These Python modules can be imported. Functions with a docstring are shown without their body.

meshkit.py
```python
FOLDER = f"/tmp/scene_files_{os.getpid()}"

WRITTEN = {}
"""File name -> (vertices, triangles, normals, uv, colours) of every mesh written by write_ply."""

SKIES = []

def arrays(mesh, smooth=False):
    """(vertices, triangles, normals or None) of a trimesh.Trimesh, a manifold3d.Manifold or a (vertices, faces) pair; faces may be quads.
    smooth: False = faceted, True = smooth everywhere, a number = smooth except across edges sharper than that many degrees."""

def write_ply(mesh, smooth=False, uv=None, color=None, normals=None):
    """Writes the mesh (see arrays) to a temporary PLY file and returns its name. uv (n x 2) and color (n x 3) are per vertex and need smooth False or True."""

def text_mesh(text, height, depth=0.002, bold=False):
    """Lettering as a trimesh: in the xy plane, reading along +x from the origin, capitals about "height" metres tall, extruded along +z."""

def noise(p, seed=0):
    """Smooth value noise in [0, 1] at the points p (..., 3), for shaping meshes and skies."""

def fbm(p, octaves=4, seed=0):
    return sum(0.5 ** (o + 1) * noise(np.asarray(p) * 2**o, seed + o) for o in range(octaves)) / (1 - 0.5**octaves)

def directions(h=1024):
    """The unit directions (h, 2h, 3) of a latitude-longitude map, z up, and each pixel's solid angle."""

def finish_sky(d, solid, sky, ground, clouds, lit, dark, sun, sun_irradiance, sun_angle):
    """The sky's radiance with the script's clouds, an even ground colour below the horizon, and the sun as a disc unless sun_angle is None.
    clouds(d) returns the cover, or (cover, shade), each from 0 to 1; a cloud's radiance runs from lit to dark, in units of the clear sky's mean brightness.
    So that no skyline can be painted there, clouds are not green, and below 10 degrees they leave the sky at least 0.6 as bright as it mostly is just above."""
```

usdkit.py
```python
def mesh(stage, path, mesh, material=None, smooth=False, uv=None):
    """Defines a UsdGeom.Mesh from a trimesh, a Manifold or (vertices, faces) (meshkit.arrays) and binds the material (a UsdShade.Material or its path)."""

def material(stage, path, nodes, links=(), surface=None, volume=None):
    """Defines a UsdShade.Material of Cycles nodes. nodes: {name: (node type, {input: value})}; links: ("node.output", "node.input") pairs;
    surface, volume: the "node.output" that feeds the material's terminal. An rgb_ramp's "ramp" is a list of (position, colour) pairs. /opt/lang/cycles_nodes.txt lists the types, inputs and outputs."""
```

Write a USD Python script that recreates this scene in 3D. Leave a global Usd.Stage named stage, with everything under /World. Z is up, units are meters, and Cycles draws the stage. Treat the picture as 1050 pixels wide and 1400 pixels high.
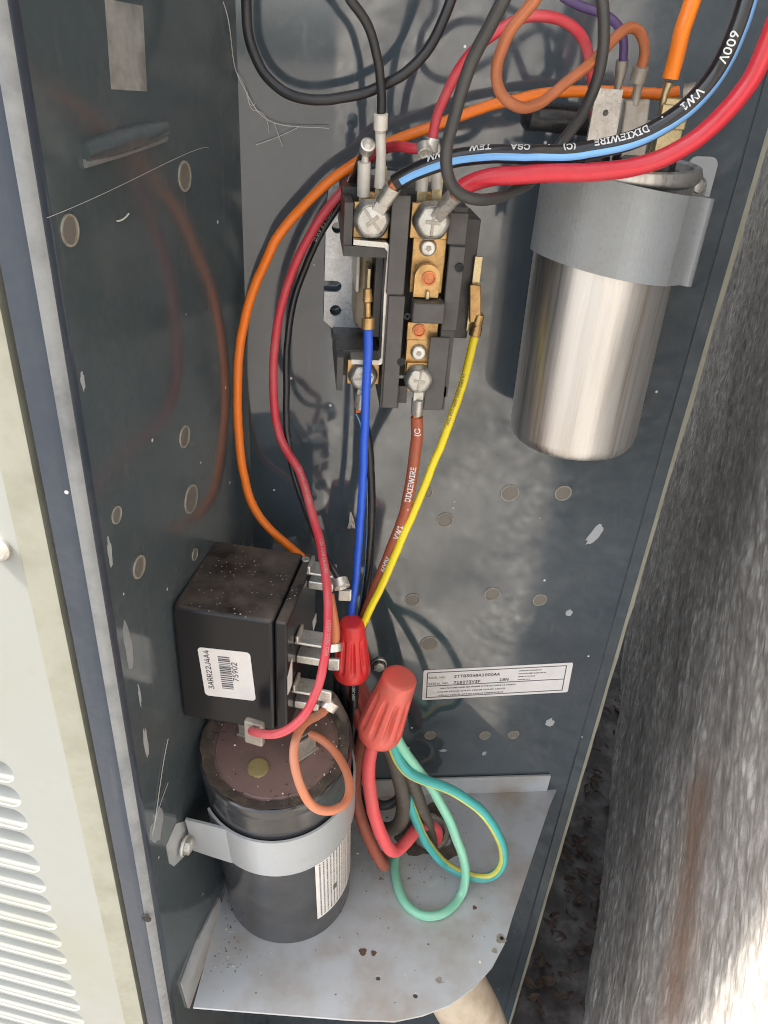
import math, random
import numpy as np, trimesh, manifold3d as m3, usdkit, meshkit
from shapely.geometry import Polygon, Point, box as sbox
from shapely.ops import unary_union
from pxr import Usd, UsdGeom, UsdLux, UsdShade, Gf, Sdf, Vt

stage = Usd.Stage.CreateInMemory()
UsdGeom.SetStageUpAxis(stage, UsdGeom.Tokens.z)
UsdGeom.SetStageMetersPerUnit(stage, 1.0)
UsdGeom.Xform.Define(stage, '/World')
UsdGeom.Scope.Define(stage, '/World/Looks')
rng = np.random.default_rng(7); random.seed(7)

# ------------------------------------------------------------------ camera, sky, sun
# local frame in millimetres: x right, y into the back panel (panel face at y=0), z up; GZ is the ground
EXPOSURE = 2.2
SUN_AZ, SUN_EL, SUN_I, SUN_ANGLE = math.radians(-82), math.radians(50), 0.9, 4.0
SKY = 0.125
GZ = -400.0
FPX = 1054.917; PC = np.array([525., 700.])
XW = np.array([0.9941782, 0.00627902, 0.1075652]); YW = np.array([-0.08824105, -0.52543535, 0.84624536]); ZW = np.array([0.06183215, -0.85081036, -0.5218223])
CM = np.stack([XW, YW, ZW], 1)
CAM = np.array([-30.656, -241.180, 148.719])
def world(p): return (np.asarray(p, float) - [0, 0, GZ]) / 1000.
cam = UsdGeom.Camera.Define(stage, '/World/Camera')
cam.CreateHorizontalApertureAttr(1050 / FPX * 26.0); cam.CreateVerticalApertureAttr(1400 / FPX * 26.0); cam.CreateFocalLengthAttr(26.0)
cam.CreateClippingRangeAttr(Gf.Vec2f(0.005, 500)); cam.CreateExposureAttr(EXPOSURE)
cam.CreateFStopAttr(0.0)
_r, _u, _b = CM[0], -CM[1], -CM[2]
_c = world(CAM)
cam.AddTransformOp().Set(Gf.Matrix4d(*_r, 0, *_u, 0, *_b, 0, *_c, 1))

SD = np.array([math.sin(SUN_AZ) * math.cos(SUN_EL), math.cos(SUN_AZ) * math.cos(SUN_EL), math.sin(SUN_EL)])
dome = UsdLux.DomeLight.Define(stage, '/World/sky')
dm = usdkit.material(stage, '/World/Looks/sky', {
    's': ('sky_texture', {'sky_type': 'single_scattering', 'sun_disc': False, 'sun_elevation': SUN_EL, 'sun_rotation': SUN_AZ, 'aerosol_density': 2.5, 'ozone_density': 0.6}),
    'h': ('hsv', {'saturation': .42, 'value': 1.}), 'b': ('background_shader', {'strength': SKY})}, [('s.color', 'h.color'), ('h.color', 'b.color')], surface='b.background')
UsdShade.MaterialBindingAPI.Apply(dome.GetPrim()).Bind(dm)
dome.GetPrim().SetCustomDataByKey('kind', 'structure'); dome.GetPrim().SetCustomDataByKey('label', 'bright daytime sky')
sun = UsdLux.DistantLight.Define(stage, '/World/sun')
sun.CreateIntensityAttr(SUN_I); sun.CreateAngleAttr(SUN_ANGLE); sun.CreateColorAttr(Gf.Vec3f(1.0, 0.95, 0.87)); sun.CreateNormalizeAttr(True)
_z = SD; _x = np.cross([0, 0, 1], _z); _x /= np.linalg.norm(_x); _y = np.cross(_z, _x)
sun.AddTransformOp().Set(Gf.Matrix4d(*_x, 0, *_y, 0, *_z, 0, 0, 0, 5, 1))

# ------------------------------------------------------------------ picture <-> place helpers (used only to read sizes off the photograph)
def nrm(a): a = np.asarray(a, float); return a / np.linalg.norm(a)
def ray(px, py): return nrm(CM.T @ np.array([px - PC[0], py - PC[1], FPX]))
def hit(px, py, n, p0): d = ray(px, py); return CAM + d * ((np.asarray(p0, float) - CAM) @ n) / (d @ n)
EX, EY, EZ = np.eye(3)
def Q(px, py, d): return hit(px, py, EY, [0, -d, 0])
def F(px, py, z): return hit(px, py, EZ, [0, 0, z])
AL = math.atan(.30)
UU = np.array([math.cos(AL), -math.sin(AL), 0.]); VV = np.array([-math.sin(AL), -math.cos(AL), 0.]); OO = np.array([-48.2, 0, 0])
def L(px, py, off=0.): return hit(px, py, UU, OO + UU * off)     # a point on the left side panel
def uvz(u, v, z): return OO + UU * u + VV * v + EZ * z
def span(px, d):  # millimetres per picture pixel about a point at distance d from the panel
    p = Q(*px, d); return (CM @ (p - CAM))[2] / FPX

# ------------------------------------------------------------------ object helpers
USED = {}
def numbered(parent, name):
    k = (parent, name); i = USED.get(k, 0); USED[k] = i + 1
    return f'{parent}/{name}' if i == 0 else f'{parent}/{name}_{i:03d}'
BASE = {}
def tag(p, label=None, cat=None, group=None, kind=None):
    for k, v in (('label', label), ('category', cat), ('group', group), ('kind', kind)):
        if v: p.SetCustomDataByKey(k, v)
def thing(name, label, cat, base, group=None):
    path = numbered('/World', name); x = UsdGeom.Xform.Define(stage, path); b = world(base); x.AddTranslateOp().Set(Gf.Vec3d(*b))
    BASE[path] = b; tag(x.GetPrim(), label, cat, group); return path
def tm(mesh):
    if hasattr(mesh, 'to_mesh'):
        m = mesh.to_mesh(); return trimesh.Trimesh(m.vert_properties[:, :3], m.tri_verts, process=False)
    if isinstance(mesh, (tuple, list)):
        v, f = np.asarray(mesh[0], float), np.asarray(mesh[1], int)
        if f.shape[1] == 4: f = np.vstack([f[:, [0, 1, 2]], f[:, [0, 2, 3]]])
        return trimesh.Trimesh(v, f, process=False)
    return mesh
def cat(*ms): return trimesh.util.concatenate([tm(m) for m in ms])
def part(parent, name, mesh, mat, label=None, smooth=35, uv=None, kind=None):
    mesh = tm(mesh).copy(); root = parent if parent in BASE else '/'.join(parent.split('/')[:3])
    path = numbered(parent, name)
    mesh.vertices = world(mesh.vertices) - BASE[root]
    p = usdkit.mesh(stage, path, mesh, MAT[mat], smooth=True if uv is not None else smooth, uv=uv)
    tag(p.GetPrim(), label, kind=kind); return path
def solo(name, mesh, mat, label=None, cat_=None, group=None, kind=None, smooth=35, uv=None):
    path = numbered('/World', name); mesh = tm(mesh).copy(); mesh.vertices = world(mesh.vertices)
    p = usdkit.mesh(stage, path, mesh, MAT[mat], smooth=True if uv is not None else smooth, uv=uv); tag(p.GetPrim(), label, cat_, group, kind); return path

# ------------------------------------------------------------------ shape helpers (millimetres)
def frame(o, a, b, c, m):   # put local (x,y,z) on axes a,b,c at o
    m = tm(m).copy(); v = np.asarray(m.vertices); m.vertices = np.asarray(o) + v[:, :1] * a + v[:, 1:2] * b + v[:, 2:3] * c
    if np.dot(np.cross(a, b), c) < 0: m.invert()
    return m
def rbox(w, d, h, r=.4, n=8):       # rounded box from the origin corner
    r = min(r, w / 2.01, d / 2.01, h / 2.01)
    s = m3.Manifold.sphere(r, n)
    return m3.Manifold.batch_hull([s.translate((x, y, z)) for x in (r, w - r) for y in (r, d - r) for z in (r, h - r)])
def bx(x0, x1, y0, y1, z0, z1, r=.3): return tm(rbox(x1 - x0, y1 - y0, z1 - z0, r).translate((x0, y0, z0)))
def mcube(x0, x1, y0, y1, z0, z1): return m3.Manifold.cube((x1 - x0, y1 - y0, z1 - z0)).translate((x0, y0, z0))
def cyl(p0, p1, r0, r1=None, n=32):
    p0, p1 = np.asarray(p0, float), np.asarray(p1, float); h = np.linalg.norm(p1 - p0); c = (p1 - p0) / h
    a = nrm(np.cross(c, [0.3, 1, 0.2])); b = np.cross(c, a)
    return frame(p0, a, b, c, m3.Manifold.cylinder(h, r0, r0 if r1 is None else r1, n))
def lathe(prof, o, axis, n=64, mod=None, ref=None):
    c = nrm(axis); a = nrm(np.cross(c, [0.3, 1, 0.2]) if ref is None else np.cross(c, ref)); b = np.cross(c, a)
    th = np.linspace(0, 2 * np.pi, n, endpoint=False); V = []; Fc = []
    for i, (r, h) in enumerate(prof):
        rr = np.full(n, r) if mod is None else r * mod(th, h)
        V.append(np.asarray(o) + (rr * np.cos(th))[:, None] * a + (rr * np.sin(th))[:, None] * b + h * c)
    for i in range(len(prof) - 1):
        for j in range(n):
            k = (j + 1) % n; Fc.append([i * n + j, i * n + k, (i + 1) * n + k, (i + 1) * n + j])
    return tm((np.vstack(V), Fc))
def catmull(P, step=.9):
    from scipy.interpolate import CubicSpline
    P = np.asarray(P, float); t = np.r_[0, np.cumsum(np.linalg.norm(np.diff(P, axis=0), axis=1) ** .6)]
    cs = CubicSpline(t, P); f = cs(np.linspace(0, t[-1], 600)); s = np.r_[0, np.cumsum(np.linalg.norm(np.diff(f, axis=0), axis=1))]
    n = max(6, int(s[-1] / step)); q = np.linspace(0, s[-1], n); return np.stack([np.interp(q, s, f[:, k]) for k in range(3)], 1)
FRONT = nrm([.05, -.85, .52])
def rails(C):
    T = np.gradient(C, axis=0); T /= np.linalg.norm(T, axis=1, keepdims=True); N = np.zeros_like(C)
    v = FRONT
    for i, t in enumerate(T):
        w = .9 * v + .1 * FRONT if i else FRONT
        w = w - (w @ t) * t
        if np.linalg.norm(w) < .05: w = v - (v @ t) * t
        v = w / np.linalg.norm(w); N[i] = v
    return T, N, np.cross(N, T)
def tube(C, r, n=14, arc=None, cap=True):
    C = np.asarray(C, float); T, N, B = rails(C); r = np.broadcast_to(np.asarray(r, float), len(C))
    th = np.linspace(0, 2 * np.pi, n, endpoint=False) if arc is None else np.linspace(arc[0], arc[1], n)
    V = C[:, None] + r[:, None, None] * (np.cos(th)[None, :, None] * N[:, None] + np.sin(th)[None, :, None] * B[:, None]); V = V.reshape(-1, 3); Fc = []
    m = n if arc is None else n - 1
    for i in range(len(C) - 1):
        for j in range(m):
            k = (j + 1) % n; Fc.append([i * n + j, (i + 1) * n + j, (i + 1) * n + k, i * n + k])
    Fc = np.array(Fc); Fc = np.vstack([Fc[:, [0, 1, 2]], Fc[:, [0, 2, 3]]])
    if cap and arc is None:
        a, b = len(V), len(V) + 1; V = np.vstack([V, C[:1], C[-1:]]); e = (len(C) - 1) * n
        Fc = np.vstack([Fc, [[a, j, (j + 1) % n] for j in range(n)], [[b, e + (j + 1) % n, e + j] for j in range(n)]])
    m_ = trimesh.Trimesh(V, Fc, process=False)
    return m_
def wrap_text(C, r, text, s0, h, ang=0., flip=False, gap=0.06, bold=False):
    T, N, B = rails(C); s = np.r_[0, np.cumsum(np.linalg.norm(np.diff(C, axis=0), axis=1))]
    t = meshkit.text_mesh(text, h, .05, bold); v = np.asarray(t.vertices)
    f = lambda A, q: np.stack([np.interp(q, s, A[:, k]) for k in range(3)], 1)
    q = s0 + v[:, 0]; a = ang + (v[:, 1] - h / 2) / r; rr = r + gap + v[:, 2]
    n_, b_ = f(N, q), f(B, q)
    t.vertices = f(C, q) + rr[:, None] * (np.cos(a)[:, None] * n_ + np.sin(a)[:, None] * b_); return t
def flat_text(text, h, o, a, b, depth=.05, bold=False):
    c = np.cross(a, b); return frame(o, np.asarray(a), np.asarray(b), c, meshkit.text_mesh(text, h, depth, bold))
def sheet(poly, o, a, b, t):     # shapely polygon extruded by t along a x b
    c = np.cross(a, b)
    return frame(o, np.asarray(a, float), np.asarray(b, float), c, trimesh.creation.extrude_polygon(poly, t, engine='earcut'))
def upright(poly, z0, z1):       # plan polygon in (UU, VV) raised from z0 to z1
    return frame(OO + EZ * z0, UU, VV, EZ, trimesh.creation.extrude_polygon(poly, z1 - z0, engine='earcut'))
def rrect(w, h, r): return sbox(r, r, w - r, h - r).buffer(r, 6)
def ribbon(path, t, z0, z1):    # plan polyline (x,y) given thickness t and height: a bent strip
    from shapely.geometry import LineString
    g = LineString(path).buffer(t / 2, cap_style=2, join_style=1, quad_segs=6)
    return sheet(g, [0, 0, z0], EX, EY, z1 - z0)

# ------------------------------------------------------------------ materials
MAT = {}
def M(name, nodes, links, surface): MAT[name] = usdkit.material(stage, '/World/Looks/' + name, nodes, links, surface=surface)
def plain(name, col, rough=.4, metal=0., dirt=None, dirt_amt=.35, scale=260, bump=.0, spec=.5, **kw):
    """a colour with fine uneven tone, roughness that varies and (optionally) dust in patches"""
    dirt = dirt or tuple(np.array(col) * .55 + np.array((.10, .085, .07)) * .45)
    nodes = {'g': ('geometry', {}), 'n': ('noise_texture', {'scale': scale, 'detail': 5., 'roughness': .6}),
             'n2': ('noise_texture', {'scale': scale * 5, 'detail': 3.}),
             'r': ('rgb_ramp', {'ramp': [(.45, (0, 0, 0)), (.75, (dirt_amt,) * 3)]}),
             'm': ('mix_color', {'a': col, 'b': dirt}), 'rr': ('map_range', {'from_min': .3, 'from_max': .75, 'to_min': rough * .8, 'to_max': min(1, rough * 1.35)}),
             'p': ('principled_bsdf', {'metallic': metal, 'specular_ior_level': spec, **kw})}
    links = [('g.position', 'n.vector'), ('g.position', 'n2.vector'), ('n.fac', 'r.fac'), ('r.color', 'm.fac'), ('m.result', 'p.base_color'), ('n2.fac', 'rr.value'), ('rr.result', 'p.roughness')]
    if bump:
        nodes['b'] = ('bump', {'strength': bump, 'distance': .0003}); links += [('n2.fac', 'b.height'), ('b.normal', 'p.normal')]
    M(name, nodes, links, 'p.BSDF')

def enamel(name, col, rough, dust, spec=.7, wav=.02, spots=True, ior=1.5):
    """glossy sheet-metal enamel under a thin uneven film of dust, with pale specks and scuffs"""
    nodes = {'g': ('geometry', {}),
             'big': ('noise_texture', {'scale': 22., 'detail': 6., 'roughness': .62, 'distortion': .6}),
             'fine': ('noise_texture', {'scale': 420., 'detail': 4.}),
             'map': ('mapping', {'scale': (260., 260., 45.)}), 'scr': ('noise_texture', {'scale': 1., 'detail': 3.}),
             'vor': ('voronoi_texture', {'scale': 150., 'randomness': 1.}),
             'vs': ('rgb_ramp', {'ramp': [(0., (1, 1, 1)), (.055, (1, 1, 1)), (.085, (0, 0, 0))]}),
             'pick': ('separate_color', {}), 'pk': ('math', {'math_type': 'greater_than', 'value2': .86}), 'sp': ('math', {'math_type': 'multiply'}),
             'dr': ('rgb_ramp', {'ramp': [(.38, (0, 0, 0)), (.72, (dust,) * 3)]}), 'fr': ('rgb_ramp', {'ramp': [(.3, (.35,) * 3), (.75, (1, 1, 1))]}),
             'dm': ('math', {'math_type': 'multiply'}), 'sr': ('rgb_ramp', {'ramp': [(.62, (0, 0, 0)), (.74, (.05,) * 3)]}), 'ad': ('math', {'math_type': 'add', 'use_clamp': True}),
             'm1': ('mix_color', {'a': col, 'b': (.24, .235, .225)}), 'm2': ('mix_color', {'b': (.62, .61, .58)}),
             'rr': ('map_range', {'from_min': 0., 'from_max': .4, 'to_min': rough, 'to_max': .5, 'clamp': True}),
             'wav': ('noise_texture', {'scale': 30., 'detail': 2.}), 'b': ('bump', {'strength': wav, 'distance': .002}),
             'p': ('principled_bsdf', {'specular_ior_level': spec, 'ior': ior})}
    links = [('g.position', k + '.vector') for k in ('big', 'fine', 'map', 'vor', 'wav')] + [('map.vector', 'scr.vector'),
             ('vor.distance', 'vs.fac'), ('vor.color', 'pick.color'), ('pick.r', 'pk.value1'), ('vs.color', 'sp.value1'), ('pk.value', 'sp.value2'),
             ('big.fac', 'dr.fac'), ('fine.fac', 'fr.fac'), ('dr.color', 'dm.value1'), ('fr.color', 'dm.value2'), ('scr.fac', 'sr.fac'), ('dm.value', 'ad.value1'), ('sr.color', 'ad.value2'),
             ('ad.value', 'm1.fac'), ('m1.result', 'm2.a'), ('ad.value', 'rr.value'), ('rr.result', 'p.roughness'), ('wav.fac', 'b.height'), ('b.normal', 'p.normal')]
    if spots: links += [('sp.value', 'm2.fac'), ('m2.result', 'p.base_color')]
    else: links += [('m1.result', 'p.base_color')]; nodes.pop('m2'); links = [l for l in links if not l[1].startswith('m2') and not l[0].startswith('m2')]
    M(name, nodes, links, 'p.BSDF')

enamel('panel_enamel', (.038, .049, .056), .045, .12, spec=.62, ior=1.85)
enamel('side_enamel', (.052, .066, .071), .11, .12, spec=.55, ior=1.6)
enamel('flange_enamel', (.026, .034, .046), .10, .10, spec=.5)
plain('cream_paint', (.27, .275, .25), .42, dirt=(.25, .25, .19), dirt_amt=.7, scale=14, bump=.05)
plain('cream_edge', (.29, .28, .215), .55, dirt=(.19, .175, .12), dirt_amt=.6, scale=90)
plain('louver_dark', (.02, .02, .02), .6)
plain('spot_metal', (.17, .165, .15), .42, .35, dirt=(.20, .15, .09), dirt_amt=.9, scale=420, bump=.4)
plain('spot_rim', (.33, .31, .26), .5, .3, dirt=(.10, .085, .06), dirt_amt=.8, scale=600, bump=.4)
plain('shelf_zinc', (.42, .44, .455), .42, .15, dirt=(.29, .24, .185), dirt_amt=.9, scale=36, bump=.06)
plain('zinc', (.56, .57, .57), .34, .75, dirt=(.40, .38, .34), dirt_amt=.6, scale=240, bump=.08)
plain('strap_paint', (.26, .275, .28), .36, .25, dirt=(.24, .24, .23), dirt_amt=.5, scale=120, bump=.1)
plain('strap_light', (.36, .375, .38), .38, .15, dirt=(.34, .33, .31), dirt_amt=.5, scale=140, bump=.08)
plain('black_plastic', (.020, .020, .021), .16, dirt=(.075, .068, .062), dirt_amt=.4, scale=45, spec=.75)
plain('bakelite', (.030, .028, .026), .40, dirt=(.075, .068, .06), dirt_amt=.6, scale=160, bump=.08)
plain('bakelite_light', (.055, .050, .046), .45, dirt=(.09, .082, .072), dirt_amt=.6, scale=160, bump=.08)
plain('hole_dark', (.006, .006, .006), .8)
plain('brass', (.52, .33, .14), .34, .9, dirt=(.20, .125, .06), dirt_amt=.9, scale=260, bump=.12)
plain('brass_pale', (.55, .46, .27), .3, .85, dirt=(.4, .3, .15), dirt_amt=.5, scale=260, bump=.1)
plain('copper', (.55, .20, .09), .35, .85, dirt=(.22, .09, .05), dirt_amt=.6, scale=300)
plain('tin', (.66, .64, .58), .36, .8, dirt=(.36, .31, .25), dirt_amt=.55, scale=330, bump=.25)
plain('tin_bright', (.52, .51, .47), .36, .85, dirt=(.30, .26, .20), dirt_amt=.7, scale=330, bump=.2)
plain('painted_edge_metal', (.24, .25, .25), .34, .4, dirt=(.10, .11, .12), dirt_amt=.8, scale=70)  # colour for the bend's painted highlight and wear, and the ridge's shadow line
plain('tin_dull', (.36, .33, .28), .5, .55, dirt=(.25, .2, .15), dirt_amt=.7, scale=380, bump=.3)
plain('nylon', (.62, .58, .50), .42, dirt=(.42, .36, .28), dirt_amt=.5, scale=260)
plain('coil_tan', (.34, .28, .20), .45, dirt=(.2, .15, .1), dirt_amt=.6, scale=160)
plain('cap_brown', (.185, .115, .10), .48, dirt=(.13, .10, .075), dirt_amt=.8, scale=150, bump=.15)
plain('cap_dirt', (.060, .046, .036), .8, dirt=(.14, .11, .08), dirt_amt=.9, scale=260, bump=.7)
plain('grit_brown', (.15, .115, .08), .8, dirt=(.07, .05, .035), dirt_amt=.9, scale=300)
plain('vent_tan', (.26, .21, .09), .4, dirt=(.17, .13, .06), dirt_amt=.6, scale=260)
plain('paper', (.72, .69, .66), .5, dirt=(.55, .50, .46), dirt_amt=.4, scale=120)
plain('ink', (.02, .02, .022), .6)
plain('ink_grey', (.10, .10, .10), .6)
plain('print_white', (.62, .62, .60), .55)
plain('print_pale', (.42, .30, .26), .6)
plain('print_red', (.56, .12, .10), .6)
plain('foil', (.55, .54, .50), .3, .6, dirt=(.05, .05, .05), dirt_amt=.9, scale=60)
plain('tan_pipe', (.52, .44, .34), .45, dirt=(.28, .20, .13), dirt_amt=.8, scale=70, bump=.1)
plain('web', (.55, .54, .50), .7)
plain('soil', (.055, .047, .042), .9, dirt=(.20, .185, .17), dirt_amt=.8, scale=55, bump=.8)
plain('rust_brown', (.10, .05, .03), .8)
plain('dry_leaf', (.075, .050, .034), .8, dirt=(.05, .03, .02), dirt_amt=.8, scale=120)
plain('dark_post', (.018, .015, .022), .5)
plain('stub_black', (.012, .012, .013), .3)
def wirem(name, col, rough=.33, amt=.3, dirt=None, **kw): plain(name, col, rough, dirt=dirt, dirt_amt=min(1, amt * 1.5), scale=75, bump=.08, **kw)
wirem('w_black', (.016, .016, .017), .36, .35); wirem('w_black_gloss', (.012, .012, .013), .22, .2)
wirem('w_grey', (.040, .039, .037), .4, .45); wirem('w_dust', (.075, .064, .052), .6, .7)
wirem('w_orange', (.86, .19, .012), .34, .2, dirt=(.55, .20, .07)); wirem('w_orange_bright', (.90, .22, .014), .32, .2, dirt=(.6, .22, .08))
wirem('w_salmon', (.50, .17, .085), .42, .5, dirt=(.34, .20, .14)); wirem('w_brown_orange', (.42, .13, .05), .4, .45)
wirem('w_red', (.50, .035, .05), .36, .45, dirt=(.48, .14, .14)); wirem('w_big_red', (.50, .022, .035), .30, .3, dirt=(.42, .07, .07)); wirem('w_pink', (.66, .075, .085), .36, .3, dirt=(.5, .14, .12))
wirem('w_dark_red', (.17, .018, .02), .38, .4); wirem('w_red_brown', (.27, .068, .04), .5, .6)
wirem('w_brick', (.30, .075, .035), .38, .35); wirem('w_yellow', (.76, .60, .012), .34, .2); wirem('w_blue', (.018, .085, .50), .3, .15)
wirem('w_light_blue', (.16, .38, .68), .32, .15); wirem('w_purple', (.085, .05, .14), .4, .35); wirem('w_green', (.21, .52, .36), .36, .3, dirt=(.33, .48, .38))
wirem('w_teal', (.055, .36, .33), .36, .3); wirem('w_lemon', (.62, .58, .10), .4, .3)
wirem('nut_red', (.60, .030, .030), .34, .25, dirt=(.30, .04, .03)); wirem('nut_pale', (.62, .085, .065), .42, .5, dirt=(.40, .13, .09)); wirem('nut_dim', (.36, .06, .045), .5, .6)

# brushed aluminium can: streaks run down the can
M('aluminium', {'t': ('geometry', {}), 'mp': ('mapping', {'scale': (900., 900., 22.)}), 'n': ('noise_texture', {'scale': 1., 'detail': 4.}),
  'mp2': ('mapping', {'scale': (150., 150., 7.)}), 'n2': ('noise_texture', {'scale': 1., 'detail': 3.}),
  'c': ('rgb_ramp', {'ramp': [(.3, (.42, .40, .37)), (.42, (.62, .61, .59)), (.6, (.74, .73, .71)), (.72, (.58, .52, .43))]}),
  'r': ('map_range', {'from_min': .25, 'from_max': .75, 'to_min': .28, 'to_max': .46}), 'b': ('bump', {'strength': .15, 'distance': .0002}), 'p': ('principled_bsdf', {'metallic': 1.})},
  [('t.position', 'mp.vector'), ('t.position', 'mp2.vector'), ('mp.vector', 'n.vector'), ('mp2.vector', 'n2.vector'), ('n2.fac', 'c.fac'), ('c.color', 'p.base_color'), ('n.fac', 'r.value'), ('r.result', 'p.roughness'), ('n.fac', 'b.height'), ('b.normal', 'p.normal')], 'p.BSDF')
# relay top: grime and pale paint flecks on black plastic
M('relay_plastic', {'t': ('geometry', {}), 'sx': ('separate_xyz', {}), 'nx': ('separate_xyz', {}), 'n': ('noise_texture', {'scale': 70., 'detail': 6., 'roughness': .7}), 'v': ('voronoi_texture', {'scale': 700.}),
  'vs': ('rgb_ramp', {'ramp': [(0., (1, 1, 1)), (.12, (1, 1, 1)), (.2, (0, 0, 0))]}), 'pc': ('separate_color', {}), 'pk': ('math', {'math_type': 'greater_than', 'value2': .45}), 'sp': ('math', {'math_type': 'multiply'}),
  'up': ('map_range', {'from_min': .5, 'from_max': .9, 'to_min': 0., 'to_max': 1., 'clamp': True}), 'dr': ('rgb_ramp', {'ramp': [(.38, (.12,) * 3), (.68, (.85,) * 3)]}), 'du': ('math', {'math_type': 'multiply'}), 'su': ('math', {'math_type': 'multiply'}), 'sm': ('math', {'math_type': 'multiply'}), 'smr': ('rgb_ramp', {'ramp': [(.42, (.9, .9, .9)), (.56, (.05, .05, .05))]}),
  'm1': ('mix_color', {'a': (.010, .010, .011), 'b': (.135, .112, .092)}), 'm2': ('mix_color', {'b': (.6, .6, .57)}), 'rr': ('map_range', {'from_min': 0., 'from_max': .7, 'to_min': .24, 'to_max': .6}), 'p': ('principled_bsdf', {'specular_ior_level': .35})},
  [('t.position', 'n.vector'), ('t.position', 'v.vector'), ('t.normal', 'nx.vector'), ('nx.z', 'up.value'), ('v.distance', 'vs.fac'), ('v.color', 'pc.color'), ('pc.r', 'pk.value1'), ('vs.color', 'sp.value1'), ('pk.value', 'sp.value2'), ('sp.value', 'sm.value1'), ('n.fac', 'smr.fac'), ('smr.color', 'sm.value2'), ('sm.value', 'su.value1'), ('up.result', 'su.value2'),
   ('n.fac', 'dr.fac'), ('dr.color', 'du.value1'), ('up.result', 'du.value2'), ('du.value', 'm1.fac'), ('m1.result', 'm2.a'), ('su.value', 'm2.fac'), ('m2.result', 'p.base_color'), ('du.value', 'rr.value'), ('rr.result', 'p.roughness')], 'p.BSDF')
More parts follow.
